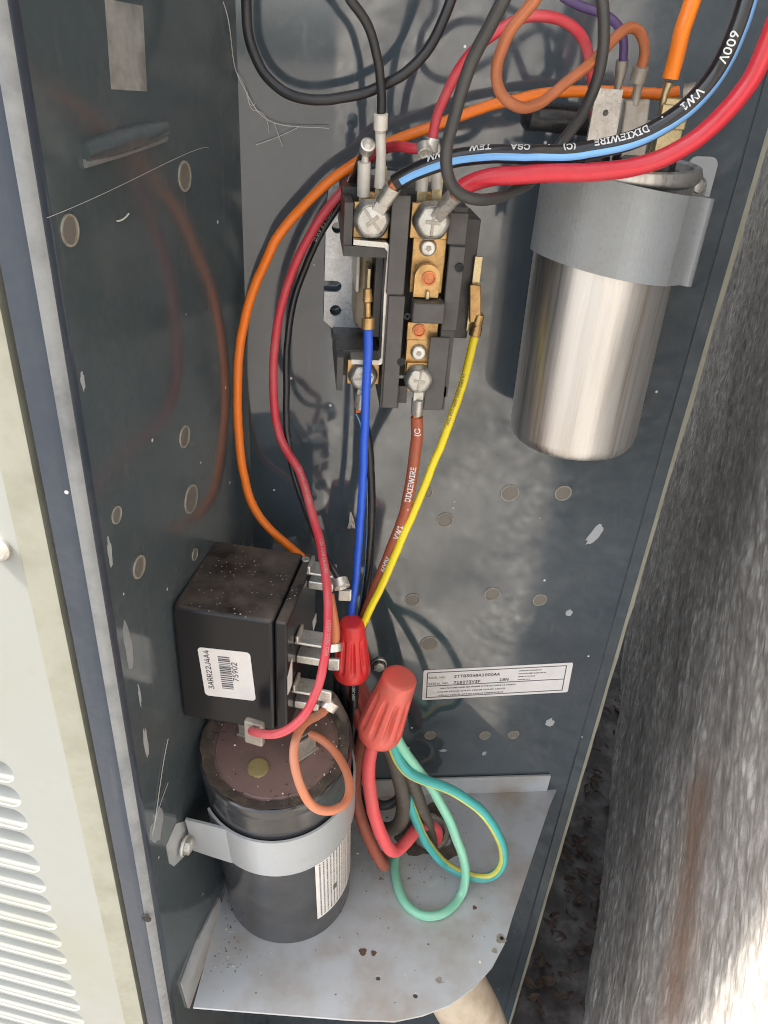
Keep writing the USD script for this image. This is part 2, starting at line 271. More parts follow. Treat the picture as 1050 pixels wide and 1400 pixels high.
# rough wall: uv runs (across, along the grain) in metres
M('rough_wall', {'u': ('texture_coordinate', {}), 'mp': ('mapping', {'scale': (170., 90., 1.)}), 'n': ('noise_texture', {'scale': 1., 'detail': 5., 'roughness': .6}),
  'mp2': ('mapping', {'scale': (26., 8., 1.)}), 'n2': ('noise_texture', {'scale': 1., 'detail': 4.}), 'mp3': ('mapping', {'scale': (520., 300., 1.)}), 'n3': ('noise_texture', {'scale': 1., 'detail': 2., 'roughness': .6}),
  'mp4': ('mapping', {'scale': (240., 110., 1.)}), 'vo': ('voronoi_texture', {'scale': 1.}), 'lump': ('rgb_ramp', {'ramp': [(.0, (1, 1, 1)), (.22, (.8, .8, .8)), (.45, (0, 0, 0))]}),
  'c': ('rgb_ramp', {'ramp': [(.3, (.19, .175, .16)), (.5, (.30, .28, .26)), (.62, (.42, .40, .375)), (.75, (.56, .54, .50))]}),
  'c2': ('rgb_ramp', {'ramp': [(.32, (.60, .59, .58)), (.5, (.92, .91, .90)), (.68, (1.1, 1.09, 1.07))]}), 'mm': ('mix_color', {'blend_type': 'multiply', 'fac': .9, 'use_clamp': False}),
  'lm': ('math', {'math_type': 'multiply'}), 'lr': ('rgb_ramp', {'ramp': [(.48, (0, 0, 0)), (.6, (.75, .75, .75))]}), 'm2': ('mix_color', {'b': (.60, .58, .53)}),
  'st': ('attribute', {'attribute': 'stain'}), 'sr': ('map_range', {'from_min': .3, 'from_max': .7, 'to_min': .35, 'to_max': 1.25}), 'sn': ('math', {'math_type': 'multiply', 'use_clamp': True}), 'm3': ('mix_color', {'b': (.23, .155, .115)}),
  'ad': ('math', {'math_type': 'add'}), 'ad2': ('math', {'math_type': 'multiply_add', 'value2': .8}), 'b': ('bump', {'strength': .8, 'distance': .0009}), 'p': ('principled_bsdf', {'roughness': .8, 'specular_ior_level': .3})},
  [('u.UV', k + '.vector') for k in ('mp', 'mp2', 'mp3', 'mp4')] + [('mp.vector', 'n.vector'), ('mp2.vector', 'n2.vector'), ('mp3.vector', 'n3.vector'), ('mp4.vector', 'vo.vector'), ('n.fac', 'c.fac'), ('n2.fac', 'c2.fac'), ('c.color', 'mm.a'), ('c2.color', 'mm.b'),
   ('vo.distance', 'lump.fac'), ('n2.fac', 'lr.fac'), ('lump.color', 'lm.value1'), ('lr.color', 'lm.value2'), ('mm.result', 'm2.a'), ('lm.value', 'm2.fac'),
   ('st.fac', 'sn.value1'), ('n.fac', 'sr.value'), ('sr.result', 'sn.value2'), ('m2.result', 'm3.a'), ('sn.value', 'm3.fac'), ('m3.result', 'p.base_color'), ('n.fac', 'ad.value1'), ('n3.fac', 'ad.value2'), ('lm.value', 'ad2.value1'), ('ad.value', 'ad2.value3'), ('ad2.value', 'b.height'), ('b.normal', 'p.normal')], 'p.BSDF')
M('concrete', {'g': ('geometry', {}), 'n': ('noise_texture', {'scale': 9., 'detail': 8., 'roughness': .7}), 'n2': ('noise_texture', {'scale': 60., 'detail': 5., 'roughness': .7}),
  'c': ('rgb_ramp', {'ramp': [(.3, (.10, .085, .07)), (.55, (.16, .14, .12)), (.75, (.22, .20, .18))]}), 'c2': ('rgb_ramp', {'ramp': [(.3, (.55, .55, .55)), (.55, (1, 1, 1))]}), 'mm': ('mix_color', {'blend_type': 'multiply', 'fac': 1.}),
  'b': ('bump', {'strength': .5, 'distance': .004}), 'p': ('principled_bsdf', {'roughness': .85})},
  [('g.position', 'n.vector'), ('g.position', 'n2.vector'), ('n.fac', 'c.fac'), ('n2.fac', 'c2.fac'), ('c.color', 'mm.a'), ('c2.color', 'mm.b'), ('mm.result', 'p.base_color'), ('n2.fac', 'b.height'), ('b.normal', 'p.normal')], 'p.BSDF')

# ------------------------------------------------------------------ ground and rough wall
gs = 20000.
solo('ground', ([[-gs, -gs, GZ], [gs, -gs, GZ], [gs, gs, GZ], [-gs, gs, GZ]], [[0, 1, 2, 3]]), 'concrete', 'brownish bare ground below the cabinet', kind='structure', smooth=False)
A_, B_ = F(850, 890, GZ), F(800, 1400, GZ)
WE = nrm(A_ - B_); WN = nrm(np.cross(EZ, WE))          # along the wall's foot; WN faces the cabinet
if WN[0] > 0: WN = -WN
def Wp(px, py): return hit(px, py, WN, B_)
g0, g1 = Wp(955, 1100), Wp(925, 1345)
GR = nrm(g0 - g1); GX = nrm(np.cross(WN, GR))           # grain direction on the wall and across it
nx_, nz_ = 560, 470
sx = np.r_[np.linspace(-420, -175, 30)[:-1], np.linspace(-175, 480, 500), np.linspace(480, 900, 32)[1:]]; sz = np.r_[np.linspace(-15, 640, 430), np.linspace(640, 1400, 41)[1:]]
S, Z = np.meshgrid(sx, sz); P = B_ + S[..., None] * WE + (Z[..., None]) * EZ
rel = P - B_; ug, vg = rel @ GX, rel @ GR
h = (meshkit.fbm(np.stack([ug / 5., vg / 11., ug * 0], -1), 4, 3) - .5) * 3.2 + np.maximum(0, meshkit.fbm(np.stack([ug / 9., vg / 40., ug * 0 + 9], -1), 4, 21) - .52) * 9 - np.maximum(0, .022 - np.abs(meshkit.fbm(np.stack([ug / 22., vg / 120., ug * 0 + 3], -1), 3, 31) - .5)) * 60
h *= .6
h += (meshkit.fbm(np.stack([ug / 60., vg / 260., ug * 0 + 5], -1), 3, 9) - .5) * 8
P = P + h[..., None] * WN
ii = np.arange(nx_ * nz_).reshape(nz_, nx_); Fq = np.stack([ii[:-1, :-1], ii[:-1, 1:], ii[1:, 1:], ii[1:, :-1]], -1).reshape(-1, 4)
w_ = tm((P.reshape(-1, 3), Fq))
if w_.face_normals[100] @ WN < 0: w_.invert()
wall = thing('rough_wall', 'rough weathered grey wall with pale flaking streaks and a brown stain', 'wall', B_)
wp = part(wall, 'wall_face', w_, 'rough_wall', uv=np.stack([ug, vg], -1).reshape(-1, 2) / 1000)
s0, s1 = Wp(958, 1090) - B_, Wp(925, 1360) - B_
tt = np.clip((vg - s1 @ GR) / ((s0 - s1) @ GR), 0, 1); cx = (s1 @ GX) + tt * ((s0 - s1) @ GX); dv = np.maximum(0, np.maximum(vg - s0 @ GR, s1 @ GR - vg))
stain = np.exp(-((ug - cx) / 21.) ** 2 - (dv / 14.) ** 2) * 1.1
UsdGeom.PrimvarsAPI(stage.GetPrimAtPath(wp)).CreatePrimvar('stain', Sdf.ValueTypeNames.FloatArray, 'vertex').Set(Vt.FloatArray.FromNumpy(stain.reshape(-1).astype(np.float32)))
back_ = tm(m3.Manifold.cube((1300, 40, 1395)))
part(wall, 'wall_core', frame(B_ - WN * 14 - WE * 410 + EZ * -10, WE, -WN, EZ, back_), 'concrete', smooth=False)

# ------------------------------------------------------------------ cabinet
ZT, ZB = 760., -392.
cab = thing('condenser_cabinet', 'dark grey enamelled equipment cabinet with open wiring compartment and cream outer edge', 'cabinet', [30, 0, GZ])
XR = 104.3
part(cab, 'back_panel', mcube(-48.2, XR, 0, 1.2, ZB, ZT), 'panel_enamel', smooth=False)
# left side panel with a stamped slot
def inset_panel():
    hl = sbox(0, ZB, 94.6, ZT)
    return sheet(hl, OO, VV, EZ, 1.1)
sp_ = inset_panel()
# keep the visible face exactly on the plane u=0
sp_.vertices = sp_.vertices + UU * (0 - (((sp_.vertices - OO) @ UU).max()))
part(cab, 'side_panel', sp_, 'side_enamel', smooth=False)
VB = 99.4
def corner_strip():
    th = np.linspace(0, np.pi / 2, 9); pts = [(0, 94.6)] + [(-4.6 + 4.6 * math.cos(t), 94.6 + (VB - 94.6) * math.sin(t)) for t in th]
    pts += [(-8.8, VB)]; inn = [(x - 1.0 if y < VB - .1 else x, y - 1.0 if y > 94.7 else y) for x, y in pts[::-1]]
    g = Polygon(pts + [(-8.8, VB - 1.), (-4.8, VB - 1.), (-1.1, 94.6)]).buffer(0)
    if g.geom_type != 'Polygon': g = max(g.geoms, key=lambda a: a.area)
    return upright(g, ZB, ZT)
part(cab, 'front_flange', corner_strip(), 'flange_enamel', 'slate-blue front flange with a worn rounded edge and painted highlight', smooth=40)
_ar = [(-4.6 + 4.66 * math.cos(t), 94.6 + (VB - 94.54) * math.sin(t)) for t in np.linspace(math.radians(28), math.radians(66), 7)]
part(cab, 'worn_highlight', upright(Polygon(_ar + [(-4.6 + (x + 4.6) * .96, 94.6 + (y - 94.6) * .96) for x, y in _ar[::-1]]), ZB, ZT), 'painted_edge_metal', 'rubbed bend of the flange with its highlight painted in', smooth=40)  # the bend's highlight put in as a lighter strip, partly rubbed wear
part(cab, 'return_strip', upright(Polygon([(-8.8, VB - .05), (-7.9, VB - 1.05), (-7.9, VB - 14), (-8.8, VB - 14)]), ZB, ZT), 'flange_enamel', smooth=False)
# cream folded outer edge on the right, slightly uneven
zz = np.linspace(ZB, ZT, 120); wob = (meshkit.fbm(np.stack([zz / 14., zz * 0, zz * 0], -1), 3, 4) - .5) * 1.0
e_v = []; 
for z, w in zip(zz, wob):
    e_v += [[XR, -1.4, z], [XR + 1.9 + w, -1.0, z], [XR + 2.3 + w, 3.5, z], [XR, 4.0, z]]
e_f = [[4 * i + j, 4 * i + (j + 1) % 4, 4 * (i + 1) + (j + 1) % 4, 4 * (i + 1) + j] for i in range(len(zz) - 1) for j in range(4)]
part(cab, 'edge_trim', (e_v, e_f), 'cream_edge', 'chipped cream painted sheet edge', smooth=40)
dk = np.array([[XR - 4.5, -.9], [XR - .05, -1.5], [XR - .05, -.1], [XR - 4.5, -.1]])
part(cab, 'edge_lip', sheet(Polygon(dk), [0, 0, ZB], EX, EY, ZT - ZB), 'panel_enamel', smooth=False)
part(cab, 'outer_body', sheet(Polygon([(-420, 900), (XR - 1, 900), (XR - 1, 4.2), (-52, 4.2), (-88, -70), (-420, 31)]), [0, 0, ZB], EX, EY, ZT - 6 - ZB), 'cream_paint', smooth=False)
part(cab, 'top_cover', tm(sheet(Polygon([(-420, 904), (XR + 6, 904), (XR + 6, -20), (-30, -60), (-75, -93), (-420, 10)]), [0, 0, ZT + .5], EX, EY, 8)), 'cream_paint', smooth=False)
# stamped slot in the side panel, proud pocket with a shadow lip
def on_left(pl, off=0.): p = L(*pl) - OO; return np.array([p @ VV, p[2]])
s_a, s_b = on_left((112, 208)), on_left((224, 175))
from shapely.geometry import LineString
slot = LineString([s_a, s_b]).buffer(1.25, 6)
rim_ = LineString([s_a, s_b]).buffer(3.3, 6).difference(LineString([s_a, s_b]).buffer(1.9, 6))
rd = tube(np.array([uvz(0, *(s_a + (s_b - s_a) * q)) for q in np.linspace(0, 1, 14)]), 2.4 * np.sin(np.linspace(.35, math.pi - .35, 14)) ** .35, 20)
part(cab, 'stamped_ridge', rd, 'side_enamel', 'long ridge stamped in the side panel')
pr = []
C_ = np.array([uvz(.15, *(s_a + np.array([0., -2.0]))), uvz(.15, *((s_a + s_b) / 2 + np.array([0, -2.2]))), uvz(.15, *(s_b + np.array([0, -2.0])))])
part(cab, 'shadow_lip', tube(catmull(C_), .8, 14), 'painted_edge_metal', 'lower lip of the stamped ridge put in as its shadow line')  # thin strip standing in for the shadow line under the ridge
# spot welds: back panel and side panel
for px, py, r in [(608, 711, 12), (697, 674, 13), (770, 674, 12), (564, 820, 11), (673, 812, 11.5), (738, 820, 10), (587, 880, 13), (588, 1005, 8), (663, 1005, 8), (702, 1004, 8), (583, 673, 9)]:
    p = Q(px, py, 0); k = span((px, py), 0) * r
    a = part(cab, 'spot_weld', lathe([(k, 0.02), (k * .95, .22), (k * .78, .26), (k * .72, .12), (k * .3, .14), (0.01, .2)], p, -EY, 24), 'spot_metal')
    part(a, 'weld_rim', lathe([(k * 1.0, .04), (k * .98, .3), (k * .86, .32), (k * .8, .14)], p, -EY, 24), 'spot_rim')
for px, py, r in [(95, 315, 22), (252, 241, 20), (252, 597, 16), (261, 682, 21), (159, 704, 13), (190, 775, 17), (266, 758, 9)]:
    p = L(px, py); k = (CM @ (p - CAM))[2] / FPX * r
    a = part(cab, 'spot_weld', lathe([(k, 0.02), (k * .95, .22), (k * .78, .26), (k * .72, .12), (k * .3, .14), (0.01, .2)], p, UU, 24), 'spot_metal')
    part(a, 'weld_rim', lathe([(k * 1.0, .04), (k * .98, .3), (k * .86, .32), (k * .8, .14)], p, UU, 24), 'spot_rim')
# scuffs (worn-through flecks), plus one patch painted as the strap's reflection
def scuff_reflection(p, a, b, w, h, mat, seed):
    r_ = np.random.default_rng(seed); th = np.linspace(0, 2 * np.pi, 18, endpoint=False); rr = 1 + .25 * r_.standard_normal(18) * .6
    return sheet(Polygon(np.stack([w * np.cos(th) * rr, h * np.sin(th) * rr], 1)).buffer(0), p, a, b, .06)
for i, (px, py, w, h, rot) in enumerate([(812, 732, 2.2, 5.2, -.45), (778, 838, 1.4, 1.7, 0), (752, 988, 2.1, 2.4, 0), (606, 1026, 1.6, 1.0, 0), (662, 1030, 1.0, 1.3, 0)]):
    a, b = math.cos(rot) * EX + math.sin(rot) * EZ, -math.sin(rot) * EX + math.cos(rot) * EZ
    part(cab, 'chip_and_reflection', scuff_reflection(Q(px, py, .02), a, b, w, h, 0, i), 'strap_light', smooth=False)
for i, (px, py, w, h) in enumerate([(176, 885, 1.6, 9.), (191, 950, .5, 4.), (199, 1015, 1.3, 5.), (214, 1130, 4.2, 6.5), (113, 520, .7, 2.0), (150, 755, .8, 4.)]):
    p = L(px, py); part(cab, 'chip_and_reflection', scuff_reflection(p + UU * .02, VV, EZ, w, h, 0, 20 + i), 'strap_paint' if i in (0, 3) else 'strap_light', smooth=False)  # wide patch beside the strap is its reflection, put in as colour
# foil sticker on the side panel
q = [on_left(k) for k in ((143, -2), (195, 8), (201, 125), (152, 122))]
part(cab, 'foil_patch', sheet(Polygon(q), OO + UU * .03, VV, EZ, .12), 'foil', 'bright foil patch on the side panel', smooth=False)
# hole in the front flange
hp = hit(200, 1256, VV, OO + VV * VB); part(cab, 'screw_hole', cyl(hp - VV * .2, hp + VV * .12, 1.6), 'hole_dark')
# hex head bolt on the back panel
def hexbolt(parent, p, n, r, mat='tin_bright', name='hex_bolt'):
    ref = nrm(np.cross(n, [.37, .2, .9])); b = np.cross(n, ref)
    hexp = Polygon([(r * math.cos(k * math.pi / 3), r * math.sin(k * math.pi / 3)) for k in range(6)])
    w = part(parent, name, cat(lathe([(r * 1.35, 0), (r * 1.35, r * .18), (r * 1.15, r * .3)], p, n, 28), sheet(hexp, p + n * r * .2, ref, b, r * .7), lathe([(r * .86, r * .9), (r * .7, r * 1.02), (.01, r * 1.05)], p, n, 24)), mat)
    return w
hexbolt(cab, Q(518, 908, 0), -EY, 2.5)

# rating plate
o = Q(577, 957, .05); e1 = nrm(Q(776, 946, .05) - o); e3 = nrm(np.cross(-EY, e1)) * 1.0
if e3[2] < 0: e3 = -e3
w = np.linalg.norm(Q(776, 946, .05) - o); hgt = np.linalg.norm(Q(573, 917, .05) - o)
pl = part(cab, 'rating_plate', sheet(rrect(w, hgt, .8), o, e1, e3, .12), 'paper', 'white rating label with model and serial numbers', smooth=False)
def dashes(W, H, rows, seed, a, b, o, th=.05, frac=.55):
    r_ = np.random.default_rng(seed); ms = []
    for i in range(rows):
        x = 0.
        y = H * (1 - (i + .8) / rows)
        while x < W * (0.93 if i else 1.):
            l = r_.uniform(.5, 1.6)
            ms.append(sheet(sbox(x, y, min(x + l, W), y + H / rows * frac), o, a, b, th)); x += l + r_.uniform(.2, .45)
    return cat(*ms)
OP = o - EY * .16
bw = .36; W_, H_ = w - 4.2, hgt - 2.6; ob = OP + e1 * 1.6 + e3 * 1.3
fr = sbox(0, 0, W_, H_).difference(sbox(bw, bw, W_ - bw, H_ - bw)).union(sbox(0, H_ * .45, W_, H_ * .45 + bw))
part(pl, 'printed_frame', sheet(fr.buffer(0), ob, e1, e3, .05), 'ink', smooth=False)
part(pl, 'printed_text', cat(flat_text('MOD. NO.', 1.15, ob + e1 * .7 + e3 * H_ * .75, e1, e3), flat_text('2TTB3048A1000AA', 1.5, ob + e1 * W_ * .19 + e3 * H_ * .745, e1, e3, bold=True),
     flat_text('SERIAL NO.', 1.15, ob + e1 * .7 + e3 * H_ * .51, e1, e3), flat_text('718273Y3F', 1.5, ob + e1 * W_ * .19 + e3 * H_ * .50, e1, e3, bold=True), flat_text('18N', 1.5, ob + e1 * W_ * .52 + e3 * H_ * .52, e1, e3, bold=True)), 'ink', smooth=False)
sp_l = [(.655, .86, .50, 'AMERICAN STANDARD INC.'), (.655, .745, .50, 'MANUFACTURED UNDER ONE OR'), (.655, .63, .50, 'MORE U.S. PATENTS'), (.655, .515, .50, 'MADE IN U.S.A.'),
        (.10, .33, .60, 'MANUFACTURED UNDER ONE OR MORE OF THE FOLLOWING U.S. PATENTS'), (.08, .19, .60, '4,262,488  4,274,266  4,279,574  4,286,438  4,290,480  4,303,123'), (.09, .05, .60, '4,306,616  4,335,722  4,372,483  4,400,949  FOREIGN PATENTS')]
part(pl, 'small_print', cat(*[flat_text(t_, h_ * 1.1, ob + e1 * W_ * x_ + e3 * H_ * y_, e1, e3, bold=True) for x_, y_, h_, t_ in sp_l]), 'ink', smooth=False)

# ------------------------------------------------------------------ louvred cream panel, lower left
lou = thing('louvered_panel', 'cream painted louvred steel panel at the lower left of the cabinet', 'panel', uvz(-60, VB, GZ))
VF = VB + .6; UR, UF, UE = -35.6, -17.8, -11.4          # slot ends, face edge, panel edge
pitch = 10.62; slots = [-41.4 - pitch * k for k in range(-1, 28)]
def slot_hole(z):
    a = sbox(-262, z - 9.5, UR + (z + 100) * -.004, z - .1)
    return a.buffer(-4.2).buffer(4.2, 8).union(sbox(-262, z - 9.5, UR - 3.5, z - 5)).intersection(a)
face = sbox(-300, ZB, UF, ZT - 8).difference(unary_union([slot_hole(z) for z in slots]))
part(lou, 'face', frame(OO + VV * (VF - 1.), UU, EZ, VV, trimesh.creation.extrude_polygon(face, 1.0, engine='earcut')), 'cream_paint', smooth=False)
part(lou, 'border', upright(Polygon([(UF + .02, VF), (UF + .5, VF), (UE, VF - 1.6), (UE, VF - 9), (UE - 1, VF - 9), (UE - 1, VF - 2.4), (UF + .02, VF - 1)]), ZB, ZT - 8), 'cream_edge', 'yellowed bevelled border of the louvred panel', smooth=30)
for z in slots:    # each louvre: a curved blade that leans in under the lip above it, closed at its end
    n = 10; us = [-261., UR - 5, UR - 2.4, UR - 1., UR - .1]; V_ = []
    for j, uu in enumerate(us):
        k = [1, 1, .8, .5, .1][j]
        for i in range(n):
            t = i / (n - 1); V_.append(uvz(uu, VF - .5 + .7 * k * math.sin(math.pi * min(1, t * 2.2)) * (t < .45) - k * 12 * t ** 1.7, z - 9.7 + 9.9 * t))
    Fc = [[j * n + i, (j + 1) * n + i, (j + 1) * n + i + 1, j * n + i + 1] for j in range(len(us) - 1) for i in range(n - 1)]
    b_ = tm((V_, Fc))
    if b_.face_normals[0] @ VV < 0: b_.invert()
    part(lou, 'louvre', b_, 'cream_paint', smooth=60)
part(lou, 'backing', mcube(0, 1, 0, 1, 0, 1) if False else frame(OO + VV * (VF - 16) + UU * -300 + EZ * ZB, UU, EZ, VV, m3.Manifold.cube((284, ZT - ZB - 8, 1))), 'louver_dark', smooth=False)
sp = hit(-2, 748, VV, OO + VV * VF); part(lou, 'screw', lathe([(3.2, 0), (3.2, .8), (2.4, 1.7), (.01, 2.1)], sp, VV, 28), 'tin')

# ------------------------------------------------------------------ shelf
ZS = -158.
shelf = thing('component_shelf', 'light grey zinc shelf with rounded front corner under the round black capacitor', 'shelf', [10, -40, ZS])
out = [(-48.9, -1.0), (94.5, -1.0), F(752, 1100, ZS)[:2], F(722, 1190, ZS)[:2], F(700, 1256, ZS)[:2], F(690, 1290, ZS)[:2], F(673, 1322, ZS)[:2], F(648, 1350, ZS)[:2], F(615, 1374, ZS)[:2], F(578, 1388, ZS)[:2], F(540, 1396, ZS)[:2], F(480, 1394, ZS)[:2], F(264, 1377, ZS)[:2], F(301, 1240, ZS)[:2], (-52, -8)]
pg = Polygon(out)
for k in ((517, 1337), (568, 1361)): pg = pg.difference(Point(*F(*k, ZS)[:2]).buffer(1.0))
pg = pg.difference(Point(*F(588, 1140, ZS)[:2]).buffer(6.0))
part(shelf, 'plate', sheet(pg, [0, 0, ZS - 1.], EX, EY, 1.0), 'shelf_zinc', smooth=False)
part(shelf, 'rear_flange', bx(-30, 89.5, -1.9, -.6, ZS + .05, ZS + 11.2, .3), 'shelf_zinc')
# turned-up tabs along the side panel
ta, tb = F(301, 1240, ZS), F(250, 1345, ZS)
def updown(pa, pb, h0, h1, off):
    a, b = on_left(pa), on_left(pb)
    return sheet(Polygon([a, b, b + [0, h1], a + [0, h0]]), OO + UU * off, VV, EZ, .9)
tabp = Polygon([on_left((302, 1243)), on_left((256, 1378)), on_left((246, 1344)), on_left((268, 1284)), on_left((297, 1226))])
part(shelf, 'side_tab', sheet(tabp, OO + UU * 1.0, VV, EZ, .9), 'shelf_zinc', smooth=False)
hexbolt(shelf, L(291, 1279) + UU * 1.9, UU, 2.2, 'tin')
br = F(588, 1140, ZS)
part(shelf, 'conduit_ring', lathe([(8.6, 0), (8.6, 2.4), (7.9, 3.4), (6.6, 3.4), (6.0, 2.2), (6.0, -6)], br, EZ, 40), 'tin_dull', 'dusty metal ring round the wire opening')
part(shelf, 'conduit_dirt', lathe([(14, .05), (11, .5), (8.7, 1.1)], br, EZ, 30, mod=lambda th, h: 1 + .18 * np.sin(3 * th) + .1 * np.sin(7 * th)), 'cap_dirt', 'dirt heaped round the wire opening')
for i, (px, py, r) in enumerate([(496, 1301, 1.5), (511, 1303, 1.1), (649, 1241, .9), (685, 1284, 2.0), (676, 1300, 1.1), (600, 1340, 1.2)]):
    p = F(px, py, ZS); part(shelf, 'rust_spot', sheet(Polygon([(r * (1 + .2 * math.sin(5 * t + i)) * math.cos(t), r * (1 + .2 * math.sin(3 * t + i)) * math.sin(t)) for t in np.linspace(0, 6.28, 16, endpoint=False)]), p + EZ * .02, EX, EY, .06), 'tin_dull' if i > 2 else 'rust_brown', smooth=False)
p = F(686, 1283, ZS); part(shelf, 'screw_hole', cyl(p + EZ * .02, p + EZ * .14, .8), 'hole_dark')

gr_ = np.random.default_rng(21); gm, gl = [], []
for k in range(420):
    px, py = (gr_.uniform(470, 640), gr_.uniform(1085, 1210)) if k < 220 else ((gr_.uniform(285, 330), gr_.uniform(1230, 1330)) if k < 300 else (gr_.uniform(300, 740), gr_.uniform(1090, 1380)))
    p = F(px, py, ZS)
    if not Polygon(out).buffer(-2).contains(Point(p[:2])): continue
    m = trimesh.creation.icosphere(0, gr_.uniform(.10, .34) * (1.5 if k % 9 == 0 else 1)); m.vertices = m.vertices * gr_.uniform(.5, 1.6, 3) * [1, 1, .6] + p + EZ * .15; (gl if k % 4 == 0 else gm).append(m)
part(shelf, 'dark_grit', cat(*gm), 'grit_brown', kind='stuff'); part(shelf, 'pale_grit', cat(*gl), 'nylon', kind='stuff')

# tan pipe and lower interior
pipe = thing('tan_pipe', 'tan elbow pipe under the right front of the shelf', 'pipe', [45, -60, -230])
C_ = catmull([[70, -30, -330], [58, -62, -262], [45, -72, -215], [30, -60, -188], [22, -35, -180]])
part(pipe, 'pipe_body', tube(C_, 13.5, 32), 'tan_pipe'); part(pipe, 'pipe_collar', tube(C_[-6:], 14.6, 32), 'tan_pipe')
# things in the gap
_f = lambda k: tuple((B_ + WE * k - WN * 12)[:2])
soil = Polygon([(XR - 30, -140), (XR + 3, 560), _f(620), _f(-150)]).convex_hull
solo('soil', sheet(soil, [0, 0, GZ], EX, EY, 4.), 'soil', 'dark damp soil in the gap beside the cabinet', kind='structure', smooth=False)
def leaf(p, s, r_):
    a = nrm(r_.standard_normal(3) * [1, 1, .25]); c = nrm([.35 * r_.standard_normal(), .35 * r_.standard_normal(), 1]); a = nrm(a - (a @ c) * c); b = np.cross(c, a)
    V_ = []; 
    for k, wd in [(-1, 0.02), (-.5, .38), (0, .46), (.5, .3), (1, .02)]:
        for q_ in (-1, 0, 1): V_.append(p + s * (k * a + q_ * wd * b + c * (.18 * abs(q_) + .15 * k * k)))
    return tm((V_, [[3 * i + j, 3 * i + 3 + j, 3 * i + 4 + j, 3 * i + 1 + j] for i in range(4) for j in range(2)]))
r_ = np.random.default_rng(11); lv = []
for k in range(300):
    px, py = r_.uniform(700, 860), 900 + 500 * r_.random(); p = F(px, py, GZ)
    lv.append(leaf(p + EZ * r_.uniform(1, 9), r_.uniform(2.5, 7), r_))
solo('leaf_litter', cat(*lv), 'dry_leaf', 'brown leaf litter lying in the gap beside the cabinet', kind='stuff', smooth=False)

# ------------------------------------------------------------------ start capacitor (black, lower left)
b0 = np.array([-34.2, -43.5, ZS + .3]); t0 = np.array([-38.4, -58.5, -55.]); ax = nrm(t0 - b0); CH = np.linalg.norm(t0 - b0); CR = 25.5
sc = thing('start_capacitor', 'black cylindrical start capacitor with dusty brown top standing on the shelf', 'capacitor', b0)
part(sc, 'can', lathe([(.01, 0), (CR - 2.2, 0), (CR - .6, .6), (CR, 2.2), (CR, CH * .5), (CR, CH - 5)], b0, ax, 96), 'black_plastic')
rim = part(sc, 'rim', lathe([(CR, CH - 5), (CR + .22, CH - 3.4), (CR + .3, CH - 1), (CR + .2, CH), (CR - .5, CH + .35), (CR - 1.1, CH + .1), (CR - 1.3, CH - 1.4)], b0, ax, 96), 'black_plastic', 'dusty raised rim')
part(sc, 'top', lathe([(CR - 1.0, CH - 1.6), (CR - 5.2, CH - 1.3), (CR - 5.5, CH - 1.0), (.01, CH - .9)], b0, ax, 96), 'cap_brown', 'dusty brown top disc')
part(sc, 'rim_dirt', lathe([(CR - .55, CH + .40), (CR - 1.6, CH + .25), (CR - 4.4, CH - .85)], b0, ax, 96, mod=lambda th, h: 1 + .01 * np.sin(9 * th) + .008 * np.sin(23 * th)), 'cap_dirt', 'dirt caught inside the rim')
def captop(px, py, off=0.): return hit(px, py, ax, b0 + ax * (CH - .9 + off))
vp = captop(353, 1050); part(sc, 'vent_plug', lathe([(3.6, 0), (3.5, .5), (3.0, .7), (.01, .6)], vp, ax, 28), 'vent_tan')
def tab(parent, p, up, side, w, h, n=3, mat='tin_dull'):
    thk = np.cross(side, up); part(parent, 'terminal', cat(*[frame(p + thk * (i - n / 2) * 1.6 - side * w / 2, side, thk, up, rbox(w, .9, h, .3)) for i in range(n)], frame(p - side * (w / 2 + .6) - thk * n * .8, side, thk, up, rbox(w + 1.2, n * 1.6, 1.2, .3))), mat)
tab(sc, captop(342, 1006), ax, nrm([.9, -.4, 0]), 7.5, 9, 2); tab(sc, captop(418, 1030), ax, nrm([.75, .6, 0]), 8, 9, 2)
cr = np.random.default_rng(5)
def crumbs(n, rr, base):
    ms = []
    for _ in range(n):
        a = cr.uniform(0, 6.28); q_ = math.sqrt(cr.uniform(.0, 1)) * rr if cr.random() < .5 else cr.uniform(rr * .8, rr)
        e1_ = nrm(np.cross(ax, EY)); e2_ = np.cross(ax, e1_); s = cr.uniform(.08, .5) ** 1.3
        m = trimesh.creation.icosphere(0, s); m.vertices = m.vertices * cr.uniform(.5, 1.5, 3) + base + e1_ * q_ * math.cos(a) + e2_ * q_ * math.sin(a) + ax * s * .4; ms.append(m)
    return cat(*ms)
part(sc, 'crumbs', crumbs(95, CR - 2, b0 + ax * (CH - .7)), 'nylon', 'pale crumbs of debris on the top', kind='stuff')
part(sc, 'dark_crumbs', crumbs(220, CR - 1.5, b0 + ax * (CH - .6)), 'cap_dirt', kind='stuff')
